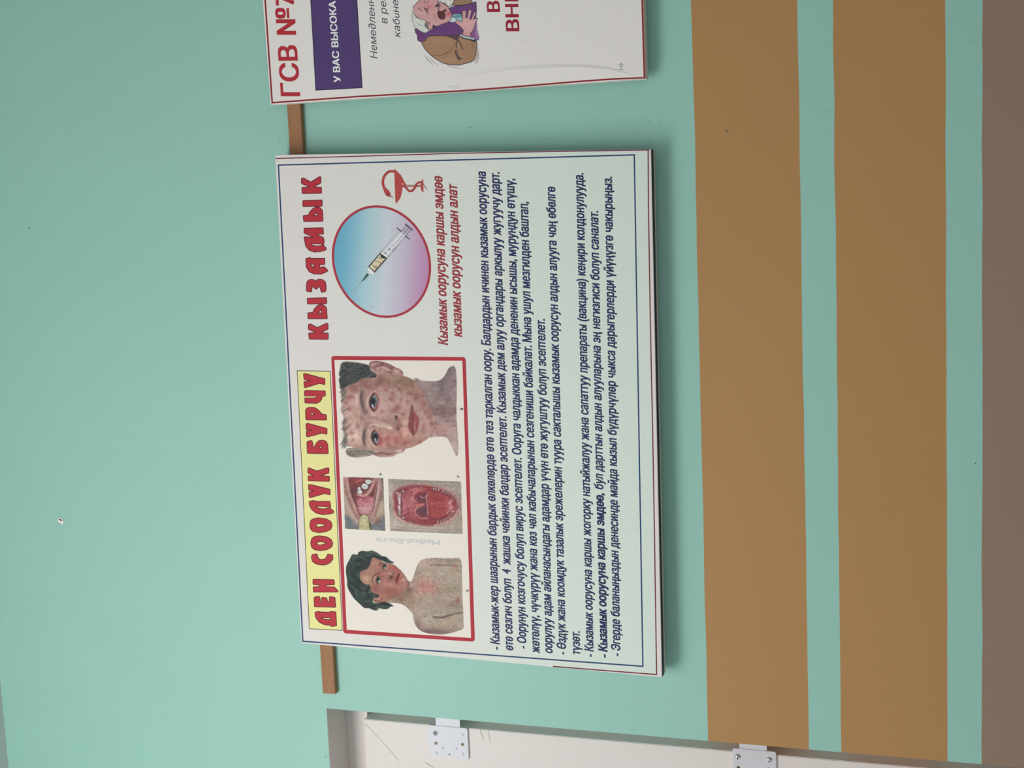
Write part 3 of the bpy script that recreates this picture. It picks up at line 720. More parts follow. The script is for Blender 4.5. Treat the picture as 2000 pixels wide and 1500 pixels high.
# hair
hair = [(130, 130), (250, 120), (400, 142), (500, 172), (530, 240), (605, 290), (590, 335), (500, 342), (400, 352), (340, 402), (260, 430), (180, 470), (112, 505), (92, 410), (82, 370), (100, 330), (88, 300), (100, 220)]
r.fill(hair, (78, 82, 82), 14)
r.hairs(hair, 170, 130, 2.7, .45, [(52, 56, 60), (96, 98, 96), (120, 118, 110), (64, 66, 68), (44, 50, 54)], 9, .7)
for k in range(150):
    y = r.rng.choice([500, 560, 640, 780, 960, 1040, 1120, 1180, 1230, 1270])+r.rng.normal(0, 22); x = 165+r.rng.normal(0, 16)+(y-600)*.03; L_ = r.rng.uniform(40, 95)
    r.stroke([(x+24, y-20), (x-L_*.3, y+L_*.2), (x-L_*.75, y+L_*.62+r.rng.normal(0, 8))], 8, [(112, 102, 96), (150, 138, 128), (92, 86, 86)][r.rng.integers(3)], .5, taper=.7, cover=True)
r.stroke([(190, 1120), (160, 1210), (115, 1275)], 40, (112, 100, 96), .7, soft=16, taper=.6, cover=True); r.stroke([(175, 960), (150, 1020), (120, 1060)], 26, (120, 108, 102), .6, soft=12, taper=.6, cover=True)
side = [(190, 1335), (320, 1330), (450, 1352), (570, 1368), (600, 1400), (450, 1440), (300, 1450), (205, 1420)]
r.fill(side, (136, 126, 114), 14); r.hairs(side, 80, 170, .1, .15, [(104, 98, 92), (166, 156, 142), (90, 86, 84), (190, 178, 162)], 8, .6)
r.mottle(9, 3.5)
r.a[(r.X > 1700) & (r.a > 0)] *= .97
r.build('portrait', frame, L(3), .3, (1.1, -8, .92))['label'] = 'painted face of a person covered in red spots'

# --- boy with rash on the chest
r = Ras(672, 1070, 912, 1246, 1.4, (660, 1060), 7.692)
body = [(1060, 582), (1110, 572), (1150, 470), (1180, 370), (1220, 290), (1280, 250), (1380, 230), (1500, 228), (1650, 236), (1800, 230), (1842, 250), (1860, 340), (1866, 500), (1870, 800), (1880, 1000), (1886, 1200), (1880, 1290), (1750, 1342), (1600, 1376), (1450, 1376), (1330, 1356), (1240, 1320), (1180, 1260), (1140, 1180), (1122, 1080), (1070, 1010), (980, 932), (860, 905), (760, 905), (740, 860), (900, 790), (1000, 720), (1050, 640)]
bmk = r.fill(body, (168, 151, 135), 6); r.clip = bmk
r.blob(960, 810, 170, 120, (140, 106, 92), .9); r.blob(1060, 680, 70, 100, (120, 90, 80), .9); r.blob(1120, 880, 140, 90, (158, 130, 114), .7); r.blob(1500, 480, 260, 130, (178, 164, 146), .7); r.blob(1600, 700, 260, 60, (150, 138, 112), .6)
r.blob(1330, 1180, 200, 110, (184, 168, 154), .8); r.blob(1400, 1330, 340, 60, (124, 96, 94), .9); r.blob(1200, 1240, 80, 120, (130, 104, 100), .7); r.blob(1700, 1180, 220, 70, (176, 156, 136), .6); r.blob(1330, 310, 180, 60, (196, 162, 150), .7); r.blob(1700, 270, 240, 40, (150, 132, 118), .7)
r.blob(1320, 680, 190, 110, (192, 120, 118), .7); r.blob(1280, 560, 120, 90, (186, 140, 130), .6); r.blob(1180, 790, 60, 50, (200, 150, 130), .6); r.stroke([(1190, 790), (1180, 900), (1170, 1020)], 24, (190, 166, 156), .6, soft=14)
r.stroke([(1380, 335), (1500, 335), (1640, 338), (1850, 350)], 22, (114, 94, 84), .7, soft=9, taper=.4); r.stroke([(1420, 1110), (1540, 1120), (1650, 1100), (1760, 1065), (1880, 1055)], 30, (92, 76, 72), .85, soft=12, taper=.6); r.stroke([(1450, 1130), (1600, 1128)], 20, (110, 94, 88), .6, soft=10)
r.stroke([(1180, 380), (1150, 480), (1115, 570)], 14, (150, 134, 112), .7); r.blob(1740, 950, 140, 60, (130, 112, 98), .6); r.blob(1100, 620, 40, 60, (176, 156, 140), .7)
r.blob(1800, 868, 32, 44, (156, 98, 78), .85, .3); r.blob(1765, 372, 46, 24, (184, 122, 98), .9, .6)
r.mottle(60, 4); r.mottle(20, 3); r.mottle(10, 2)
for _ in range(170):
    x, y = r.rng.normal(1360, 130), r.rng.normal(650, 95); r.stroke([(x, y), (x+r.rng.uniform(10, 34), y+r.rng.normal(0, 8))], r.rng.uniform(5, 11), [(180, 84, 92), (198, 130, 128), (160, 92, 98), (206, 160, 150)][r.rng.integers(4)], .5)
for _ in range(120):
    x, y = r.rng.uniform(1180, 1860), r.rng.uniform(260, 1320); r.blob(x, y, r.rng.uniform(6, 14), r.rng.uniform(5, 9), [(150, 110, 104), (128, 98, 92), (190, 170, 152)][r.rng.integers(3)], .5)
for _ in range(150):
    x, y = r.rng.uniform(1150, 1850), r.rng.uniform(260, 1330); r.stroke([(x, y), (x+r.rng.uniform(60, 260), y+r.rng.normal(0, 4))], 6, [(182, 168, 150), (148, 130, 118)][r.rng.integers(2)], .3, taper=.8)
for x, y in ((1305, 1108), (1385, 1190), (1415, 1222), (1360, 1180)): r.blob(x, y, 9, 8, (96, 76, 74), .8, hard=.6)
r.clip = None
face = [(480, 225), (545, 205), (620, 250), (700, 300), (830, 330), (900, 380), (970, 450), (1030, 540), (1062, 610), (1050, 655), (1000, 722), (930, 785), (850, 835), (760, 866), (720, 892), (640, 912), (560, 900), (530, 870), (560, 820), (560, 800), (470, 720), (370, 640), (310, 560), (305, 470), (400, 390), (450, 320)]
fm = r.fill(face, (166, 112, 100), 6); r.clip = fm
r.blob(420, 545, 110, 80, (186, 154, 122), .9); r.blob(560, 330, 70, 110, (176, 130, 116), .8); r.blob(860, 380, 110, 50, (176, 90, 82), .8, .6); r.blob(780, 720, 130, 70, (160, 92, 86), .8); r.blob(640, 500, 60, 50, (174, 92, 84), .7); r.blob(700, 620, 60, 50, (190, 130, 118), .8); r.blob(990, 600, 60, 90, (172, 124, 110), .8)
r.blob(640, 850, 90, 50, (166, 116, 102), .9); r.blob(860, 800, 120, 40, (140, 96, 82), .8); r.blob(560, 690, 60, 50, (140, 84, 78), .7); r.blob(800, 640, 50, 40, (196, 144, 130), .7); r.blob(470, 440, 60, 60, (174, 130, 112), .7)
r.mottle(16, 6); r.mottle(8, 3)
r.stroke([(520, 600), (525, 530), (560, 485), (640, 440)], 17, (70, 56, 54), .85, soft=7, taper=.3); r.stroke([(625, 340), (650, 290), (690, 260)], 16, (76, 60, 58), .8, soft=7)
r.stroke([(535, 585), (545, 530), (580, 500)], 20, (196, 158, 146), .7); r.blob(615, 565, 46, 66, (120, 76, 70), .7); r.blob(612, 558, 30, 50, (84, 86, 88), .95, .2, hard=.3); r.blob(606, 552, 16, 24, (34, 42, 42), .95, hard=.4); r.blob(622, 580, 14, 18, (196, 206, 200), .9, hard=.5); r.stroke([(590, 500), (582, 560), (592, 620)], 10, (56, 42, 42), .9); r.stroke([(640, 520), (655, 570), (630, 625)], 8, (196, 150, 138), .8)
r.blob(700, 355, 44, 58, (116, 74, 68), .7); r.blob(702, 356, 24, 42, (84, 84, 82), .95, .3, hard=.3); r.blob(698, 350, 14, 20, (36, 42, 42), .95, hard=.4); r.blob(708, 378, 10, 14, (190, 200, 196), .9, hard=.5); r.stroke([(690, 300), (676, 350), (690, 395)], 8, (60, 44, 44), .85); r.stroke([(735, 330), (750, 370), (735, 405)], 12, (210, 160, 144), .8)
r.stroke([(660, 470), (720, 465), (780, 455)], 20, (190, 136, 122), .6, soft=10); r.blob(800, 515, 34, 40, (92, 52, 50), .85); r.blob(790, 470, 26, 24, (204, 150, 136), .8); r.blob(770, 545, 22, 18, (120, 70, 64), .7); r.blob(830, 460, 20, 30, (140, 84, 76), .6)
r.fill([(870, 600), (860, 540), (885, 490), (925, 460), (920, 520), (905, 570), (885, 605)], (140, 62, 60), 6); r.fill([(905, 570), (930, 520), (965, 500), (950, 550), (915, 590)], (170, 96, 88), 6); r.stroke([(878, 606), (898, 545), (925, 465)], 9, (84, 34, 36), .85); r.blob(985, 560, 36, 26, (200, 156, 140), .8); r.stroke([(840, 650), (880, 680), (930, 660)], 12, (190, 140, 126), .5)
r.stroke([(560, 830), (620, 850), (680, 850)], 30, (186, 136, 124), .8); r.stroke([(570, 870), (640, 890)], 16, (128, 76, 72), .7); r.blob(660, 850, 20, 16, (100, 58, 56), .8)
r.clip = None
r.stroke([(830, 330), (900, 380), (970, 450), (1030, 540), (1062, 610), (1045, 660)], 13, (96, 62, 56), .75)
hair = [(370, 122), (440, 130), (520, 120), (600, 158), (660, 198), (720, 212), (780, 262), (842, 300), (810, 312), (740, 305), (680, 278), (620, 255), (545, 215), (512, 232), (490, 300), (440, 390), (350, 430), (328, 480), (342, 560), (400, 620), (480, 650), (502, 740), (608, 785), (590, 825), (540, 832), (522, 880), (560, 908), (700, 890), (760, 905), (838, 952), (790, 960), (760, 988), (700, 1000), (610, 985), (600, 1012), (540, 1016), (470, 985), (400, 980), (330, 920), (245, 840), (178, 740), (140, 650), (138, 560), (120, 430), (130, 340), (180, 240), (222, 172), (290, 182), (312, 142)]
r.fill(hair, (60, 76, 72), 7)
hf = lambda x, y: math.atan2(y-520, x-420)+1.45
r.hairs(hair, 60, 190, 0, .35, [(34, 46, 48), (84, 98, 90), (44, 58, 56), (28, 38, 42)], 34, .55, field=hf)
r.hairs(hair, 220, 120, 0, .45, [(34, 46, 46), (92, 104, 92), (48, 60, 58), (30, 40, 42), (70, 84, 78)], 9, .5, field=hf)
for P_ in ([(240, 240), (330, 210), (420, 260), (470, 240)], [(300, 640), (380, 690), (440, 700)], [(200, 640), (260, 720), (300, 800)], [(360, 740), (460, 740), (480, 700)], [(300, 330), (400, 320), (470, 290)], [(560, 975), (600, 980), (590, 1000)], [(440, 150), (540, 150), (640, 200)], [(220, 230), (240, 190), (270, 200)]):
    r.stroke(P_, 22, (112, 122, 108), .55, soft=10, taper=.8)
for P_ in ([(290, 260), (380, 330), (470, 250)], [(470, 640), (440, 760), (540, 860)], [(200, 480), (300, 560), (330, 640)], [(520, 200), (600, 220), (700, 260)], [(640, 940), (700, 920), (800, 945)]):
    r.stroke(P_, 30, (26, 36, 40), .6, soft=14, taper=.6)
r.blob(150, 560, 30, 50, (70, 110, 80), .5)
r.build('portrait', frame, L(3), .3, (1.12, -5, .95))['label'] = 'painted dark haired boy with a rash on the bare chest'

# --- two mouth studies
r = Ras(669, 930, 753.5, 1037.5, 1.5, (660, 920), 8.0)
rect = [(82, 92), (708, 110), (742, 935), (112, 903)]
rm = r.fill(rect, (170, 146, 130), 4, curved=False); r.clip = rm
r.fill([(100, 690), (180, 720), (330, 840), (330, 910), (110, 910)], (110, 118, 122), 14); r.fill([(500, 830), (600, 800), (740, 690), (745, 940), (500, 920)], (116, 120, 124), 16); r.blob(690, 200, 30, 200, (84, 78, 78), .8); r.blob(660, 620, 70, 130, (178, 158, 136), .8)
r.fill([(180, 95), (560, 108), (590, 250), (565, 400), (548, 560), (500, 660), (420, 700), (330, 690), (280, 560), (215, 400), (185, 250)], (132, 62, 66), 12)
r.blob(300, 150, 120, 60, (166, 72, 70), .8); r.blob(230, 340, 50, 120, (96, 54, 62), .8); r.stroke([(300, 170), (360, 140), (400, 150)], 26, (200, 120, 116), .6); r.blob(500, 160, 80, 50, (140, 84, 74), .7)
r.stroke([(110, 100), (125, 250), (180, 420), (250, 600), (320, 740)], 74, (178, 128, 120), .95, soft=14); r.stroke([(150, 100), (165, 280), (220, 440), (290, 620)], 14, (206, 164, 158), .7); r.stroke([(105, 240), (170, 450), (260, 660), (310, 760)], 12, (130, 74, 74), .6)
r.stroke([(620, 110), (650, 300), (600, 470), (560, 640), (520, 720)], 96, (176, 134, 128), .95, soft=16); r.stroke([(600, 120), (600, 300), (570, 460), (545, 620)], 16, (134, 80, 82), .7); r.stroke([(640, 150), (620, 350), (590, 520)], 16, (214, 186, 182), .7); r.stroke([(680, 330), (640, 500), (580, 700), (540, 780)], 24, (150, 92, 86), .6); r.stroke([(240, 790), (300, 830), (330, 860)], 30, (178, 140, 130), .7)
r.stroke([(310, 360), (400, 385), (480, 330), (540, 230), (555, 150)], 48, (196, 142, 128), .9, soft=12); r.stroke([(330, 380), (430, 390), (520, 300)], 12, (226, 190, 176), .7)
r.fill([(300, 440), (400, 395), (555, 420), (545, 560), (505, 640), (430, 690), (350, 670), (312, 560)], (186, 112, 122), 12); r.blob(420, 430, 130, 30, (164, 60, 68), .8); r.blob(430, 600, 90, 70, (206, 160, 164), .8)
for _ in range(80):
    x, y = r.rng.uniform(315, 545), r.rng.uniform(430, 590); r.stroke([(x, y), (x+r.rng.uniform(-20, 20), y+r.rng.uniform(5, 18))], 9, [(224, 184, 186), (158, 62, 74)][r.rng.integers(2)], .7)
for P_ in ([(300, 320), (330, 260), (370, 300), (385, 340), (350, 362), (305, 345)], [(360, 240), (390, 190), (450, 200), (480, 240), (450, 290), (385, 280)], [(420, 150), (450, 130), (520, 140), (535, 180), (480, 215), (430, 190)], [(300, 270), (335, 245), (365, 275), (330, 300)]):
    r.fill(P_, (72, 66, 68), 8, op=.8); r.fill([(sum(p[0] for p in P_)/len(P_)+(x-sum(p[0] for p in P_)/len(P_))*.86, sum(p[1] for p in P_)/len(P_)+(y-sum(p[1] for p in P_)/len(P_))*.86) for x, y in P_], (204, 206, 202), 6)
r.stroke([(375, 250), (420, 240), (450, 210)], 8, (110, 108, 108), .8); r.stroke([(320, 320), (360, 330)], 7, (120, 116, 114), .7); r.stroke([(450, 170), (500, 160)], 7, (120, 118, 116), .7); r.stroke([(480, 240), (530, 180)], 10, (70, 60, 62), .7)
r.stroke([(495, 800), (505, 920)], 22, (52, 46, 44), .8); r.fill([(322, 960), (322, 850), (324, 780), (345, 705), (400, 670), (462, 690), (490, 760), (498, 850), (502, 960)], (96, 82, 60), 5); r.fill([(331, 960), (330, 850), (333, 784), (353, 714), (402, 681), (456, 700), (480, 764), (487, 850), (490, 960)], (188, 176, 128), 6)
for _ in range(40):
    x, y = r.rng.uniform(340, 480), r.rng.uniform(700, 900); r.stroke([(x, y), (x+r.rng.normal(0, 6), y+40)], 7, [(150, 138, 92), (216, 206, 160)][r.rng.integers(2)], .5)
r.stroke([(640, 120), (600, 330), (560, 560), (500, 700)], 12, (110, 60, 64), .6, soft=8); r.stroke([(700, 120), (700, 300), (660, 470)], 22, (120, 100, 96), .6, soft=10); r.blob(620, 760, 90, 60, (140, 86, 80), .6, -.9); r.stroke([(700, 520), (660, 640), (560, 760)], 30, (186, 166, 146), .6, soft=14); r.stroke([(100, 420), (180, 620), (300, 790)], 30, (196, 176, 156), .5, soft=14)
r.clip = rm; r.mottle(30, 6); r.mottle(14, 4); r.build('mouth_picture', frame, L(3), .5, (1.08, -4, .85))['label'] = 'small painting of an inner cheek held open by a wooden spatula'

r = Ras(756, 934, 905, 1044.5, 1.5, (660, 920), 8.0)
rect = [(784, 122), (1924, 165), (1950, 986), (815, 936)]
rm = r.fill(rect, (168, 152, 138), 4, curved=False); r.clip = rm
r.blob(1300, 150, 700, 70, (150, 138, 126), .8); r.blob(1300, 900, 600, 70, (190, 172, 156), .9); r.blob(880, 820, 90, 120, (204, 190, 176), .8); r.blob(1900, 800, 80, 200, (170, 154, 138), .7); r.blob(950, 930, 160, 40, (160, 128, 124), .7); r.blob(800, 560, 30, 60, (120, 112, 104), .8); r.blob(830, 300, 40, 120, (196, 182, 164), .8)
for y0 in (180, 860, 910): r.stroke([(830, y0), (1300, y0+40), (1900, y0+60)], 20, (140, 126, 114), .4, soft=12)
lip = [(850, 400), (890, 300), (1020, 225), (1230, 200), (1450, 222), (1700, 285), (1850, 390), (1915, 510), (1890, 650), (1800, 755), (1640, 835), (1430, 868), (1250, 845), (1050, 795), (920, 730), (856, 620), (872, 500)]
r.fill(lip, (150, 92, 92), 12); r.stroke(lip+[lip[0]], 18, (196, 140, 132), .8, soft=9)
r.stroke([(1500, 855), (1700, 790), (1830, 700), (1890, 600)], 30, (204, 160, 150), .8); r.stroke([(1560, 270), (1740, 320), (1850, 430), (1890, 530)], 26, (190, 150, 146), .7); r.stroke([(870, 620), (930, 720), (1040, 790)], 30, (214, 168, 160), .8)
inn = [(880, 430), (930, 310), (1060, 255), (1230, 228), (1450, 245), (1660, 305), (1800, 410), (1850, 520), (1812, 660), (1660, 780), (1430, 838), (1200, 800), (1000, 735), (905, 620), (895, 520)]
im = r.fill(inn, (154, 64, 72), 10); r.clip = im*rm
r.blob(1120, 520, 140, 160, (196, 112, 116), .9); r.blob(1090, 700, 120, 80, (150, 60, 72), .7); r.blob(1400, 270, 120, 40, (172, 60, 66), .8); r.blob(1420, 790, 200, 50, (150, 52, 62), .8)
for P_, c_, w_ in (([(1360, 300), (1230, 310), (1165, 390), (1180, 450), (1230, 470)], (206, 128, 124), 34), ([(1330, 330), (1240, 360), (1210, 420)], (150, 50, 58), 20), ([(1330, 530), (1210, 545), (1150, 600), (1160, 680), (1250, 740), (1400, 740)], (206, 120, 120), 30), ([(1300, 560), (1220, 590), (1200, 660), (1260, 710)], (214, 150, 140), 18),
                   ([(1280, 270), (1120, 330), (1060, 420)], (190, 96, 100), 24), ([(1100, 640), (1140, 720), (1260, 780)], (184, 90, 96), 22), ([(1020, 360), (1150, 290), (1300, 250)], (200, 130, 128), 14)):
    r.stroke(P_, w_, c_, .8, soft=10)
r.fill([(1220, 400), (1300, 360), (1390, 350), (1395, 480), (1330, 510), (1250, 470)], (116, 56, 66), 10); r.fill([(1230, 600), (1300, 560), (1400, 545), (1410, 680), (1300, 700), (1235, 670)], (112, 60, 76), 10); r.stroke([(1290, 400), (1350, 420), (1390, 370)], 22, (186, 130, 138), .7); r.stroke([(1240, 530), (1330, 520)], 24, (200, 110, 104), .9)
r.fill([(1395, 350), (1470, 305), (1600, 325), (1740, 430), (1790, 530), (1750, 640), (1610, 745), (1430, 705), (1400, 560), (1405, 440)], (168, 62, 66), 12); r.blob(1560, 520, 120, 40, (192, 78, 76), .8); r.blob(1740, 550, 60, 130, (196, 108, 108), .8); r.stroke([(1415, 340), (1385, 430), (1402, 560), (1400, 690)], 13, (196, 146, 150), .85)
for _ in range(70):
    x, y = r.rng.uniform(980, 1200), r.rng.uniform(380, 700); r.blob(x, y, 16, 14, [(214, 150, 150), (150, 50, 64), (170, 84, 92)][r.rng.integers(3)], .6)
for _ in range(110):
    x, y = r.rng.uniform(1420, 1720), r.rng.uniform(330, 720); r.stroke([(x, y), (x+r.rng.uniform(40, 130), y+r.rng.normal(0, 3))], 6, [(200, 92, 90), (140, 46, 54)][r.rng.integers(2)], .4)
for _ in range(30):
    x, y = r.rng.normal(1760, 25), r.rng.uniform(440, 680); r.blob(x, y, 12, 12, (222, 170, 166), .7)
for P_, c_, w_ in (([(1240, 245), (1350, 300), (1480, 290)], (120, 40, 52), 26), ([(1000, 400), (1040, 560), (1030, 680)], (206, 130, 132), 22), ([(1130, 300), (1230, 275), (1380, 285)], (204, 116, 118), 18), ([(1180, 380), (1200, 440), (1260, 490)], (110, 38, 52), 18), ([(1170, 620), (1180, 700), (1280, 760), (1420, 755)], (112, 40, 54), 16), ([(1420, 720), (1560, 760), (1700, 690), (1790, 590)], (112, 40, 50), 22), ([(1460, 300), (1620, 315), (1750, 420), (1800, 520)], (110, 40, 52), 18), ([(1000, 745), (1150, 800), (1300, 830)], (112, 44, 58), 26)):
    r.stroke(P_, w_, c_, .65, soft=9, taper=.5)
r.clip = rm
r.stroke([(992, 330), (990, 450), (985, 560), (985, 680)], 12, (70, 44, 52), .8)
r.fill([(940, 350), (985, 345), (982, 440), (978, 560), (980, 690), (950, 690), (930, 600), (950, 520), (930, 430)], (196, 166, 168), 10, op=.8)
for y_ in (400, 470, 525, 610, 660): r.stroke([(936, y_), (984, y_+3)], 7, (120, 76, 84), .7)
r.stroke([(962, 420), (962, 505)], 20, (222, 212, 214), .8); r.stroke([(958, 545), (968, 620)], 20, (216, 208, 210), .8); r.stroke([(935, 590), (945, 630)], 14, (90, 84, 96), .7)
for x, y, rx, ry in ((1018, 318, 24, 22), (925, 340, 16, 22), (1022, 728, 22, 18), (968, 665, 16, 22), (1495, 278, 12, 24), (1525, 286, 12, 22), (1572, 292, 14, 20), (1640, 316, 14, 14), (1680, 332, 14, 14), (1722, 350, 16, 10), (1560, 795, 12, 22), (1606, 786, 12, 18), (1655, 765, 14, 14), (1700, 745, 14, 12), (1740, 722, 16, 10), (1775, 675, 12, 12)):
    r.blob(x, y, rx*1.5, ry*1.4, (96, 66, 74), .7); r.blob(x, y, rx*.85, ry*.85, (192, 176, 178), .85, hard=.9)
r.mottle(30, 6); r.mottle(14, 4); r.build('mouth_picture', frame, L(3), .5, (1.05, -6, .85))['label'] = 'painting of a wide open inflamed mouth with tongue'

# --- round syringe picture
med = flat('round_picture', [], ink((166, 50, 64)), board, L(2), [([(745+math.cos(t)*94.6+math.sin(t)*5, 511+math.cos(t)*6+math.sin(t)*107.6) for t in np.linspace(0, 2*math.pi, 96, endpoint=False)], 4.6, True)])
med['label'] = 'red ring of the round picture'
r = Ras(647, 400, 843, 622, 0.75, (0, 0), 1.0)
u = (r.X-745-(r.Y-511)*.045)/95.0; v = (r.Y-511-(r.X-745)*.06)/108.0
rad = np.hypot(u, v); r.a = np.clip((1.0-rad)*30+.5, 0, 1)
g = np.clip((r.X-650)/190.0+(r.Y-511)*.0004, 0, 1)
kk = [0, .14, .34, .55, .75, .92, 1.0]; cc = np.array([(92, 164, 196), (116, 174, 198), (166, 198, 208), (198, 204, 212), (192, 178, 200), (186, 144, 180), (182, 132, 172)], float)
for q in range(3): r.c[..., q] = np.interp(g, kk, cc[:, q])
r.build('colour_ground', med, L(1), .5)
r = Ras(684, 432, 812, 574, 2.0, (670, 420), 9.375, paper=(196, 200, 208))
GR = (92, 92, 104)
r.fill([(1010, 300), (1140, 380), (830, 760), (700, 670)], (196, 196, 206), 5, curved=False)
r.fill([(1075, 285), (1155, 200), (1235, 280), (1160, 375)], (176, 166, 184), 5, curved=False)
r.stroke([(1070, 290), (1150, 200)], 11, (110, 104, 120), .9, cover=True); r.stroke([(1160, 370), (1240, 275)], 11, (110, 104, 120), .9, cover=True); r.stroke([(1098, 345), (1195, 240)], 9, (96, 92, 108), .9, cover=True)
r.stroke([(1145, 170), (1262, 272)], 27, (74, 74, 84), 1, cover=True); r.stroke([(990, 240), (1064, 302)], 19, (52, 50, 64), 1, cover=True); r.stroke([(1140, 382), (1214, 442)], 19, (52, 50, 64), 1, cover=True)
r.stroke([(1010, 305), (840, 500), (705, 665)], 10, (134, 136, 150), .8, cover=True); r.stroke([(1130, 400), (980, 590), (840, 750)], 11, (124, 122, 144), .8, cover=True)
r.stroke([(1060, 350), (900, 540)], 34, (232, 228, 230), .8); r.stroke([(1110, 385), (950, 560)], 30, (222, 216, 224), .7); r.stroke([(1085, 370), (920, 560)], 7, (150, 146, 162), .8); r.stroke([(930, 560), (800, 720)], 40, (226, 222, 226), .8); r.stroke([(860, 560), (760, 690)], 36, (216, 218, 224), .8)
r.blob(848, 628, 22, 14, (60, 64, 84), .9, -.4); r.blob(775, 700, 28, 13, (70, 72, 92), .8, .5); r.blob(915, 552, 12, 12, (84, 86, 104), .8); r.stroke([(970, 585), (900, 660)], 16, (116, 110, 120), .6)
r.fill([(466, 945), (700, 665), (690, 700), (810, 775), (575, 1052)], (54, 54, 50), 5, curved=False); r.stroke([(466, 945), (705, 668)], 14, (44, 46, 44), 1, cover=True); r.stroke([(575, 1050), (830, 758)], 17, (44, 44, 46), 1, cover=True)
r.fill([(486, 948), (678, 716), (775, 800), (575, 1026)], (216, 202, 170), 4, curved=False); r.fill([(560, 1005), (760, 790), (775, 800), (575, 1026)], (190, 158, 110), 6, curved=False, op=.5)
r.fill([(678, 706), (800, 785), (745, 795), (725, 790), (700, 790)], (44, 52, 48), 5, curved=False); r.stroke([(705, 695), (810, 770)], 30, (232, 230, 230), 1, cover=True)
for P_ in ([(540, 910), (560, 935)], [(560, 950), (620, 965)], [(600, 850), (622, 836)], [(640, 850), (685, 880)], [(655, 790), (672, 770)], [(680, 800), (700, 806)], [(585, 930), (610, 930)]): r.stroke(P_, 13, (84, 76, 60), .85)
r.fill([(430, 990), (470, 965), (570, 1050), (535, 1100)], (226, 224, 222), 5, curved=False); r.fill([(455, 1030), (500, 1068), (475, 1090), (440, 1060)], (206, 210, 212), 4, curved=False)
r.fill([(440, 1058), (478, 1098), (400, 1180), (325, 1240), (345, 1200)], (52, 100, 92), 5, curved=False); r.stroke([(455, 1080), (340, 1225)], 12, (34, 70, 66), .7)
r.stroke([(330, 1235), (200, 1380)], 8, (112, 130, 134), 1, cover=True); r.blob(198, 1378, 19, 17, (120, 140, 144), .9, cover=True, hard=.5); r.blob(196, 1380, 10, 9, (196, 206, 208), .9, hard=.5)
r.build('syringe', med, L(3), .5)['label'] = 'syringe with green needle hub on the round picture'

# --- bowl and snake emblem
r = Ras(744, 328, 837, 400, 2.2, (735, 325), 18.18, paper=(176, 70, 70))
E_ = (178, 70, 68); ED = (128, 44, 50)
def both(P, soft=9): r.fill(P, E_, soft, curved=False); r.stroke(P+[P[0]], 15, ED, .55, curved=False)
r.stroke([(650, 185), (500, 172), (390, 225), (290, 340), (238, 480), (232, 600), (262, 720), (300, 830)], 92, ED, 1, cover=True); r.stroke([(650, 185), (500, 172), (390, 225), (290, 340), (238, 480), (232, 600), (262, 720), (300, 830)], 70, E_, 1, cover=True)
hd = [(235, 740), (320, 750), (400, 815), (480, 910), (515, 1010), (505, 1065), (430, 1080), (350, 1030), (285, 930)]
r.fill(hd, ED, 9); r.fill([(x*.94+24, y*.94+56) for x, y in hd], E_, 9); r.blob(402, 985, 27, 27, (50, 26, 24), 1, hard=.5); r.stroke([(500, 1060), (550, 1075), (592, 1106)], 30, ED, 1, cover=True, taper=.5)
both([(632, 95), (670, 105), (770, 210), (880, 320), (960, 470), (1045, 640), (1060, 735), (935, 745), (915, 850), (890, 1000), (840, 1150), (760, 1250), (685, 1330), (670, 1100), (655, 700), (645, 300)])
r.blob(935, 625, 24, 40, (226, 170, 164), .9, -.5, hard=.5)
r.stroke([(1020, 660), (1390, 670), (1580, 690)], 26, ED, 1, cover=True); r.stroke([(1040, 715), (1390, 715), (1570, 705)], 26, E_, 1, cover=True)
r.stroke([(1000, 700), (1090, 800), (1150, 860), (1220, 880), (1300, 840), (1370, 750), (1430, 630), (1500, 570), (1590, 560)], 84, ED, 1, cover=True, taper=.15); r.stroke([(1000, 700), (1090, 800), (1150, 860), (1220, 880), (1300, 840), (1370, 750), (1430, 630), (1500, 570), (1590, 560)], 56, E_, 1, cover=True, taper=.15)
both([(1660, 440), (1672, 600), (1670, 930), (1600, 870), (1570, 740), (1568, 620), (1590, 520)]); r.stroke([(1670, 620), (1710, 680), (1760, 780), (1820, 830)], 28, ED, 1, cover=True, taper=.6)
r.build('bowl_and_snake_emblem', board, L(2), .5)['label'] = 'red emblem of a snake around a bowl'

# ================================================================== the second board, cut by the photograph's edge
Y2 = -0.034
TL2, BL2 = (528.3, 204.5), (1260.5, 153.5)
W_ = 330
TR2, BR2 = (TL2[0]-0.0765*W_, TL2[1]-W_), (BL2[0]-0.027*W_, BL2[1]-W_)
c0 = (pt(*TL2, Y2)+pt(*TR2, Y2))/2
sign = thing('clinic_sign', 'white banner with purple strip and cartoon of a coughing old man', 'poster', loc=(c0.x, -0.012, c0.z))
M_UNDER = plain('edge_warm_white', (205, 198, 186), 0.7)
panel(sign, [TL2, TR2, BR2, BL2], Y2, -0.0121, M_CLOTH_B, M_UNDER, M_UNDER)
L2_ = lambda k: Y2-0.0001*k
DRED = ink((140, 40, 46)); HRED = ink((176, 46, 58)); WRED = ink((152, 34, 54))
flat('border_line', [], DRED, sign, L2_(1), [([(1254, 0-W_*.9), (1254.2, 0), (1256.6, 90), (1258.6, 151.8), (1200, 154.2), (1140, 158.4), (1000, 170), (900, 177.6), (700, 188.5), (531.6, 200.6), (517.8, 0), (498, -W_*.9)], 3.2, False)])['label'] = 'dark red border line'
text('heading', 'ГСВ', (585.8, 188), (579.3, 88), 36.6, HRED, sign, L2_(1), bold=.028, res=6)
text('heading', '№', (578.0, 68), (574.6, 15), 36.6, HRED, sign, L2_(1), bold=.028, res=6)
text('heading', '7', (574.0, 11), (572.4, -14), 36.6, HRED, sign, L2_(1), bold=.028, res=6)
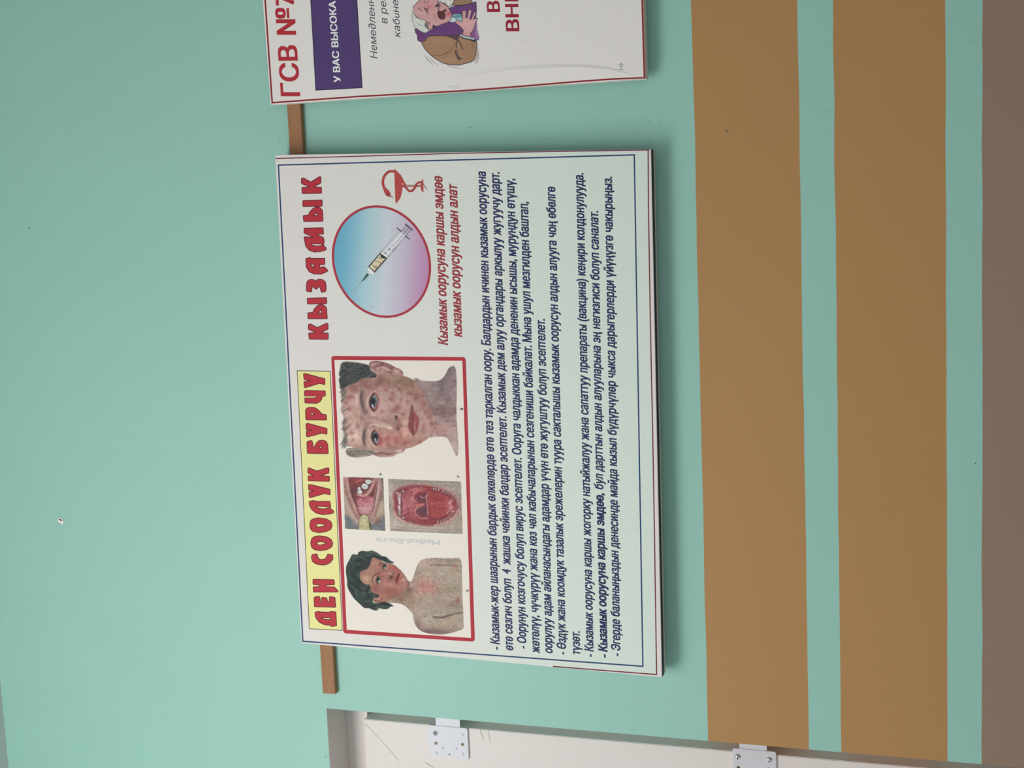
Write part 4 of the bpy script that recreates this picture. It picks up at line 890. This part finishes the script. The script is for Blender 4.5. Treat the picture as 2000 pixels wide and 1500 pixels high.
st = flat('purple_strip', [[[(616.8, 176.4), (707.3, 171.3), (697, 0), (683, -230), (593, -230), (606.8, 0)]]], ink((80, 60, 112)), sign, L2_(1),
          [([(593, -230), (606.8, 0), (616.8, 176.4), (707.3, 171.3), (697, 0), (683, -230)], 1.4, False)], ink((40, 36, 60)))
text('strip_lettering', 'У ВАС ВЫСОКА', (665.3, 161), (655, 1.5), 13, ink((238, 230, 236)), st, L2_(3), bold=.03)['label'] = 'white capital lettering'
BLK = ink((58, 64, 82))
text('instruction_line', 'Неме∂ленн', (737.4, 114.5), (730.2, -2.5), 13.6, BLK, sign, L2_(1), bold=.003, shear=.2)
text('instruction_line', 'в реа', (756.8, 46.2), (753.2, -8.5), 13.6, BLK, sign, L2_(1), bold=.003, shear=.2)
text('instruction_line', 'кабuне', (782.4, 72.5), (777.8, 1), 13.6, BLK, sign, L2_(1), bold=.003, shear=.2)
text('warning_line', 'В', (976.3, 23.3), (975, 1.5), 24.4, WRED, sign, L2_(1), bold=.03)
text('warning_line', 'ВНИ', (1014, 61.2), (1010.6, -24), 25.2, WRED, sign, L2_(1), bold=.03)
text('page_number', '10', (1217, 135.8), (1216.4, 124), 7.4, ink((112, 114, 124)), sign, L2_(1))

# the cloth is creased along the lower left edge: a shallow ridge
bm = bmesh.new()
rows = [((900, 174.6), (900, 152), (900, 143)), ((944, 171.2), (944, 143), (944, 135)), ((1000, 166.8), (1000, 137), (1000, 130)), ((1048, 162.6), (1048, 133), (1048, 126.5)), ((1100, 158.6), (1100, 131), (1100, 125)),
        ((1140, 155.6), (1140, 131.5), (1138, 126)), ((1186, 152.6), (1186, 135), (1184, 130)), ((1210, 151.4), (1209, 140), (1208, 136)), ((1246, 149.8), (1243, 148.6), (1242, 147.6))]
hs = [.0002, .0008, .0014, .0016, .0018, .0018, .0017, .0013, .0001]
V_ = [[bm.verts.new(pt(*a, Y2-.00008)), bm.verts.new(pt(*b, Y2-.00008-h)), bm.verts.new(pt(*c, Y2-.00006))] for (a, b, c), h in zip(rows, hs)]
for A_, B_ in zip(V_, V_[1:]):
    for i in (0, 1):
        f = bm.faces.new((A_[i], A_[i+1], B_[i+1], B_[i])); f.normal_update()
        if f.normal.y > 0: f.normal_flip()
bm_obj('cloth_crease', bm, M_CLOTH_B, sign)

r = Ras(796, -26, 944, 138, 1.5, (790, 0), 10.71, paper=(211, 209, 206))
INK = (46, 42, 56)
def inked(P, col, w=13, curved=True): r.fill(P, col, 5, curved=curved); r.stroke(P+[P[0]], w, INK, .9, cover=True, curved=curved)
# second figure's sleeve and the beard above
inked([(1010, 110), (1040, 0), (1060, -240), (1380, -240), (1400, 0), (1412, 62), (1200, 108)], (156, 124, 100))
inked([(700, 40), (700, -240), (1010, -240), (1035, 0), (1010, 80), (965, 125), (900, 130), (850, 75)], (218, 218, 212))
for P_ in ([(740, 0), (760, 40)], [(870, 20), (850, 70)], [(940, 10), (980, 20)], [(960, 80), (990, 70)]): r.stroke(P_, 10, (120, 120, 124), .8)
# scarf
PUR = (110, 66, 122)
inked([(925, 180), (1020, 140), (1200, 108), (1400, 80), (1480, 38), (1500, 90), (1500, 280), (1460, 480), (1300, 420), (1200, 310), (1010, 300), (980, 250)], PUR)
inked([(1440, 480), (1500, 440), (1520, 600), (1555, 830), (1400, 800), (1375, 690), (1430, 620)], (132, 90, 140), 5)
r.blob(1530, 640, 50, 200, (190, 170, 190), .6)
inked([(215, 612), (260, 600), (340, 660), (430, 690), (500, 662), (620, 590), (750, 520), (900, 470), (1060, 468), (1140, 540), (1225, 640), (1210, 735), (1100, 745), (850, 745), (650, 748), (530, 755), (460, 800), (430, 850), (370, 872), (285, 845), (268, 740), (228, 668)], PUR)
r.blob(800, 620, 260, 50, (96, 58, 118), .6); r.blob(340, 760, 80, 60, (98, 56, 104), .6)
# coat
r.blob(1500, 1150, 70, 200, (176, 152, 150), .7, cover=True)
inked([(350, 872), (430, 852), (470, 790), (540, 752), (850, 748), (1000, 790), (1095, 835), (1130, 740), (1170, 710), (1250, 775), (1480, 862), (1512, 885), (1506, 1000), (1482, 1150), (1432, 1270), (1300, 1322), (1100, 1362), (850, 1332), (700, 1262), (560, 1162), (450, 1052), (390, 962)], (166, 128, 100), 14)
inked([(880, 748), (1125, 742), (1105, 832), (1000, 800)], (92, 70, 74), 8)
r.blob(700, 860, 260, 80, (172, 136, 108), .5); r.blob(1300, 1050, 180, 160, (160, 122, 96), .5); r.blob(900, 1250, 260, 70, (178, 144, 118), .6)
r.stroke([(540, 1150), (700, 1165), (870, 1110), (980, 1030), (1050, 940)], 24, (110, 84, 72), .8, taper=.7); r.stroke([(760, 1220), (880, 1180), (1000, 1070)], 10, (126, 96, 82), .8, taper=.6)
r.stroke([(1110, 850), (1080, 910), (1095, 1000)], 17, INK, .9); r.stroke([(1130, 840), (1170, 920), (1220, 1015)], 26, (88, 68, 64), .9); r.fill([(1060, 1040), (1085, 1050), (1110, 1120), (1150, 1190), (1210, 1220), (1130, 1258), (1090, 1190), (1055, 1110)], (96, 76, 74), 6); r.blob(1430, 950, 40, 50, (130, 104, 92), .6)
# head
inked([(200, 130), (260, 60), (330, 0), (400, -60), (640, -90), (700, 0), (695, 60), (745, 48), (850, 92), (920, 160), (980, 290), (992, 345), (930, 452), (800, 502), (680, 552), (600, 545), (590, 600), (535, 622), (485, 572), (440, 482), (380, 432), (250, 352), (182, 240)], (206, 156, 156))
r.blob(560, 60, 150, 80, (214, 150, 160), .6); r.blob(920, 290, 60, 60, (198, 98, 106), .85); r.blob(500, 150, 120, 60, (196, 120, 126), .6); r.blob(400, 260, 160, 90, (214, 172, 166), .6); r.blob(620, 470, 140, 60, (212, 164, 160), .6)
inked([(180, 250), (250, 362), (320, 392), (420, 432), (462, 472), (440, 532), (492, 612), (480, 672), (402, 682), (340, 652), (262, 602), (200, 542), (165, 440), (160, 300)], (212, 214, 206), 6)
for _ in range(26):
    x, y = r.rng.uniform(190, 470), r.rng.uniform(300, 660); r.stroke([(x, y), (x+r.rng.uniform(10, 40), y+r.rng.uniform(10, 50))], 7, [(128, 130, 132), (90, 92, 98)][r.rng.integers(2)], .5, taper=.5)
r.blob(170, 200, 30, 120, (216, 218, 214), .6, cover=True)
r.stroke([(440, 560), (430, 500), (470, 470), (520, 490), (480, 530), (470, 580), (510, 610)], 14, INK, .9); r.blob(540, 570, 46, 40, (216, 168, 164), .8)
r.fill([(600, 520), (650, 555), (600, 590), (590, 560)], INK, 5); r.stroke([(640, 140), (700, 80), (735, 100), (740, 140), (712, 170), (720, 240)], 15, INK, .95); r.fill([(655, 140), (690, 95), (725, 105), (700, 140)], (70, 40, 48), 5)
r.fill([(700, 240), (790, 232), (835, 200), (872, 200), (842, 270), (852, 350), (822, 392), (750, 392), (702, 332)], (100, 52, 56), 5); r.stroke([(870, 205), (840, 210), (800, 240), (705, 245), (695, 310), (740, 388), (820, 395), (855, 340), (838, 280)], 14, INK, .9); r.stroke([(870, 200), (880, 250)], 16, (140, 60, 66), .6)
r.fill([(420, 160), (470, 180), (510, 200), (480, 260), (430, 210)], (150, 110, 116), 6); r.stroke([(410, 155), (430, 200), (460, 250), (500, 290)], 13, INK, .9); r.stroke([(440, 180), (480, 190), (510, 160)], 9, INK, .8); r.stroke([(300, 170), (330, 210), (370, 235)], 12, INK, .8); r.stroke([(330, 150), (310, 180)], 8, INK, .7); r.stroke([(260, 160), (270, 200)], 7, (130, 80, 88), .7); r.stroke([(610, 290), (640, 370), (655, 420)], 10, (140, 80, 88), .8); r.stroke([(400, 20), (440, 60), (500, 40), (500, -20)], 9, INK, .8); r.stroke([(430, 0), (440, 50)], 7, INK, .6); r.stroke([(760, 90), (800, 110), (840, 130)], 7, (150, 90, 96), .7)
# shirt
inked([(930, 450), (1002, 342), (1010, 300), (1190, 302), (1202, 442), (1070, 468)], (152, 186, 194), 9); r.stroke([(1000, 320), (1060, 370), (1130, 360)], 10, INK, .8); r.fill([(1050, 320), (1180, 310), (1190, 360), (1080, 370)], (98, 148, 156), 8); r.fill([(960, 420), (1010, 370), (1080, 420), (1060, 460), (960, 455)], (196, 214, 218), 6)
# hand over the chest
inked([(1072, 450), (1110, 412), (1150, 442), (1185, 452), (1215, 400), (1212, 240), (1250, 222), (1290, 250), (1278, 350), (1310, 372), (1345, 220), (1382, 202), (1402, 240), (1368, 378), (1392, 402), (1440, 290), (1470, 252), (1492, 290), (1442, 400), (1500, 382), (1532, 392), (1492, 462), (1462, 560), (1430, 640), (1382, 692), (1372, 762), (1220, 722), (1232, 640), (1182, 572), (1122, 522), (1080, 492)], (216, 166, 166), 11)
r.blob(1250, 270, 30, 40, (200, 140, 130), .7); r.blob(1300, 700, 70, 40, (208, 140, 146), .7); r.stroke([(1110, 470), (1140, 500)], 8, (150, 90, 96), .6)
r.stroke([(1160, 722), (1250, 782), (1350, 805), (1470, 850)], 58, INK, .95, cover=True); r.stroke([(1172, 728), (1255, 776), (1350, 795), (1450, 818)], 32, (190, 204, 208), 1)
for P_ in ([(470, 1210), (530, 1290), (600, 1370)], [(520, 1200), (600, 1290), (690, 1360)], [(430, 1170), (500, 1270)], [(860, 1340), (1000, 1400), (1240, 1452)]): r.stroke(P_, 11, (128, 128, 134), .8, taper=.6, cover=True)
r.mottle(14, 3); r.build('cartoon', sign, L2_(2))['label'] = 'cartoon of a coughing old man in a brown coat'
flat('pen_mark', [], ink((176, 176, 178)), sign, L2_(1), [([(877, 169.6), (886, 168.8), (898, 168.6)], .7, False), ([(885, 172.5), (899, 171.8)], .5, False)])
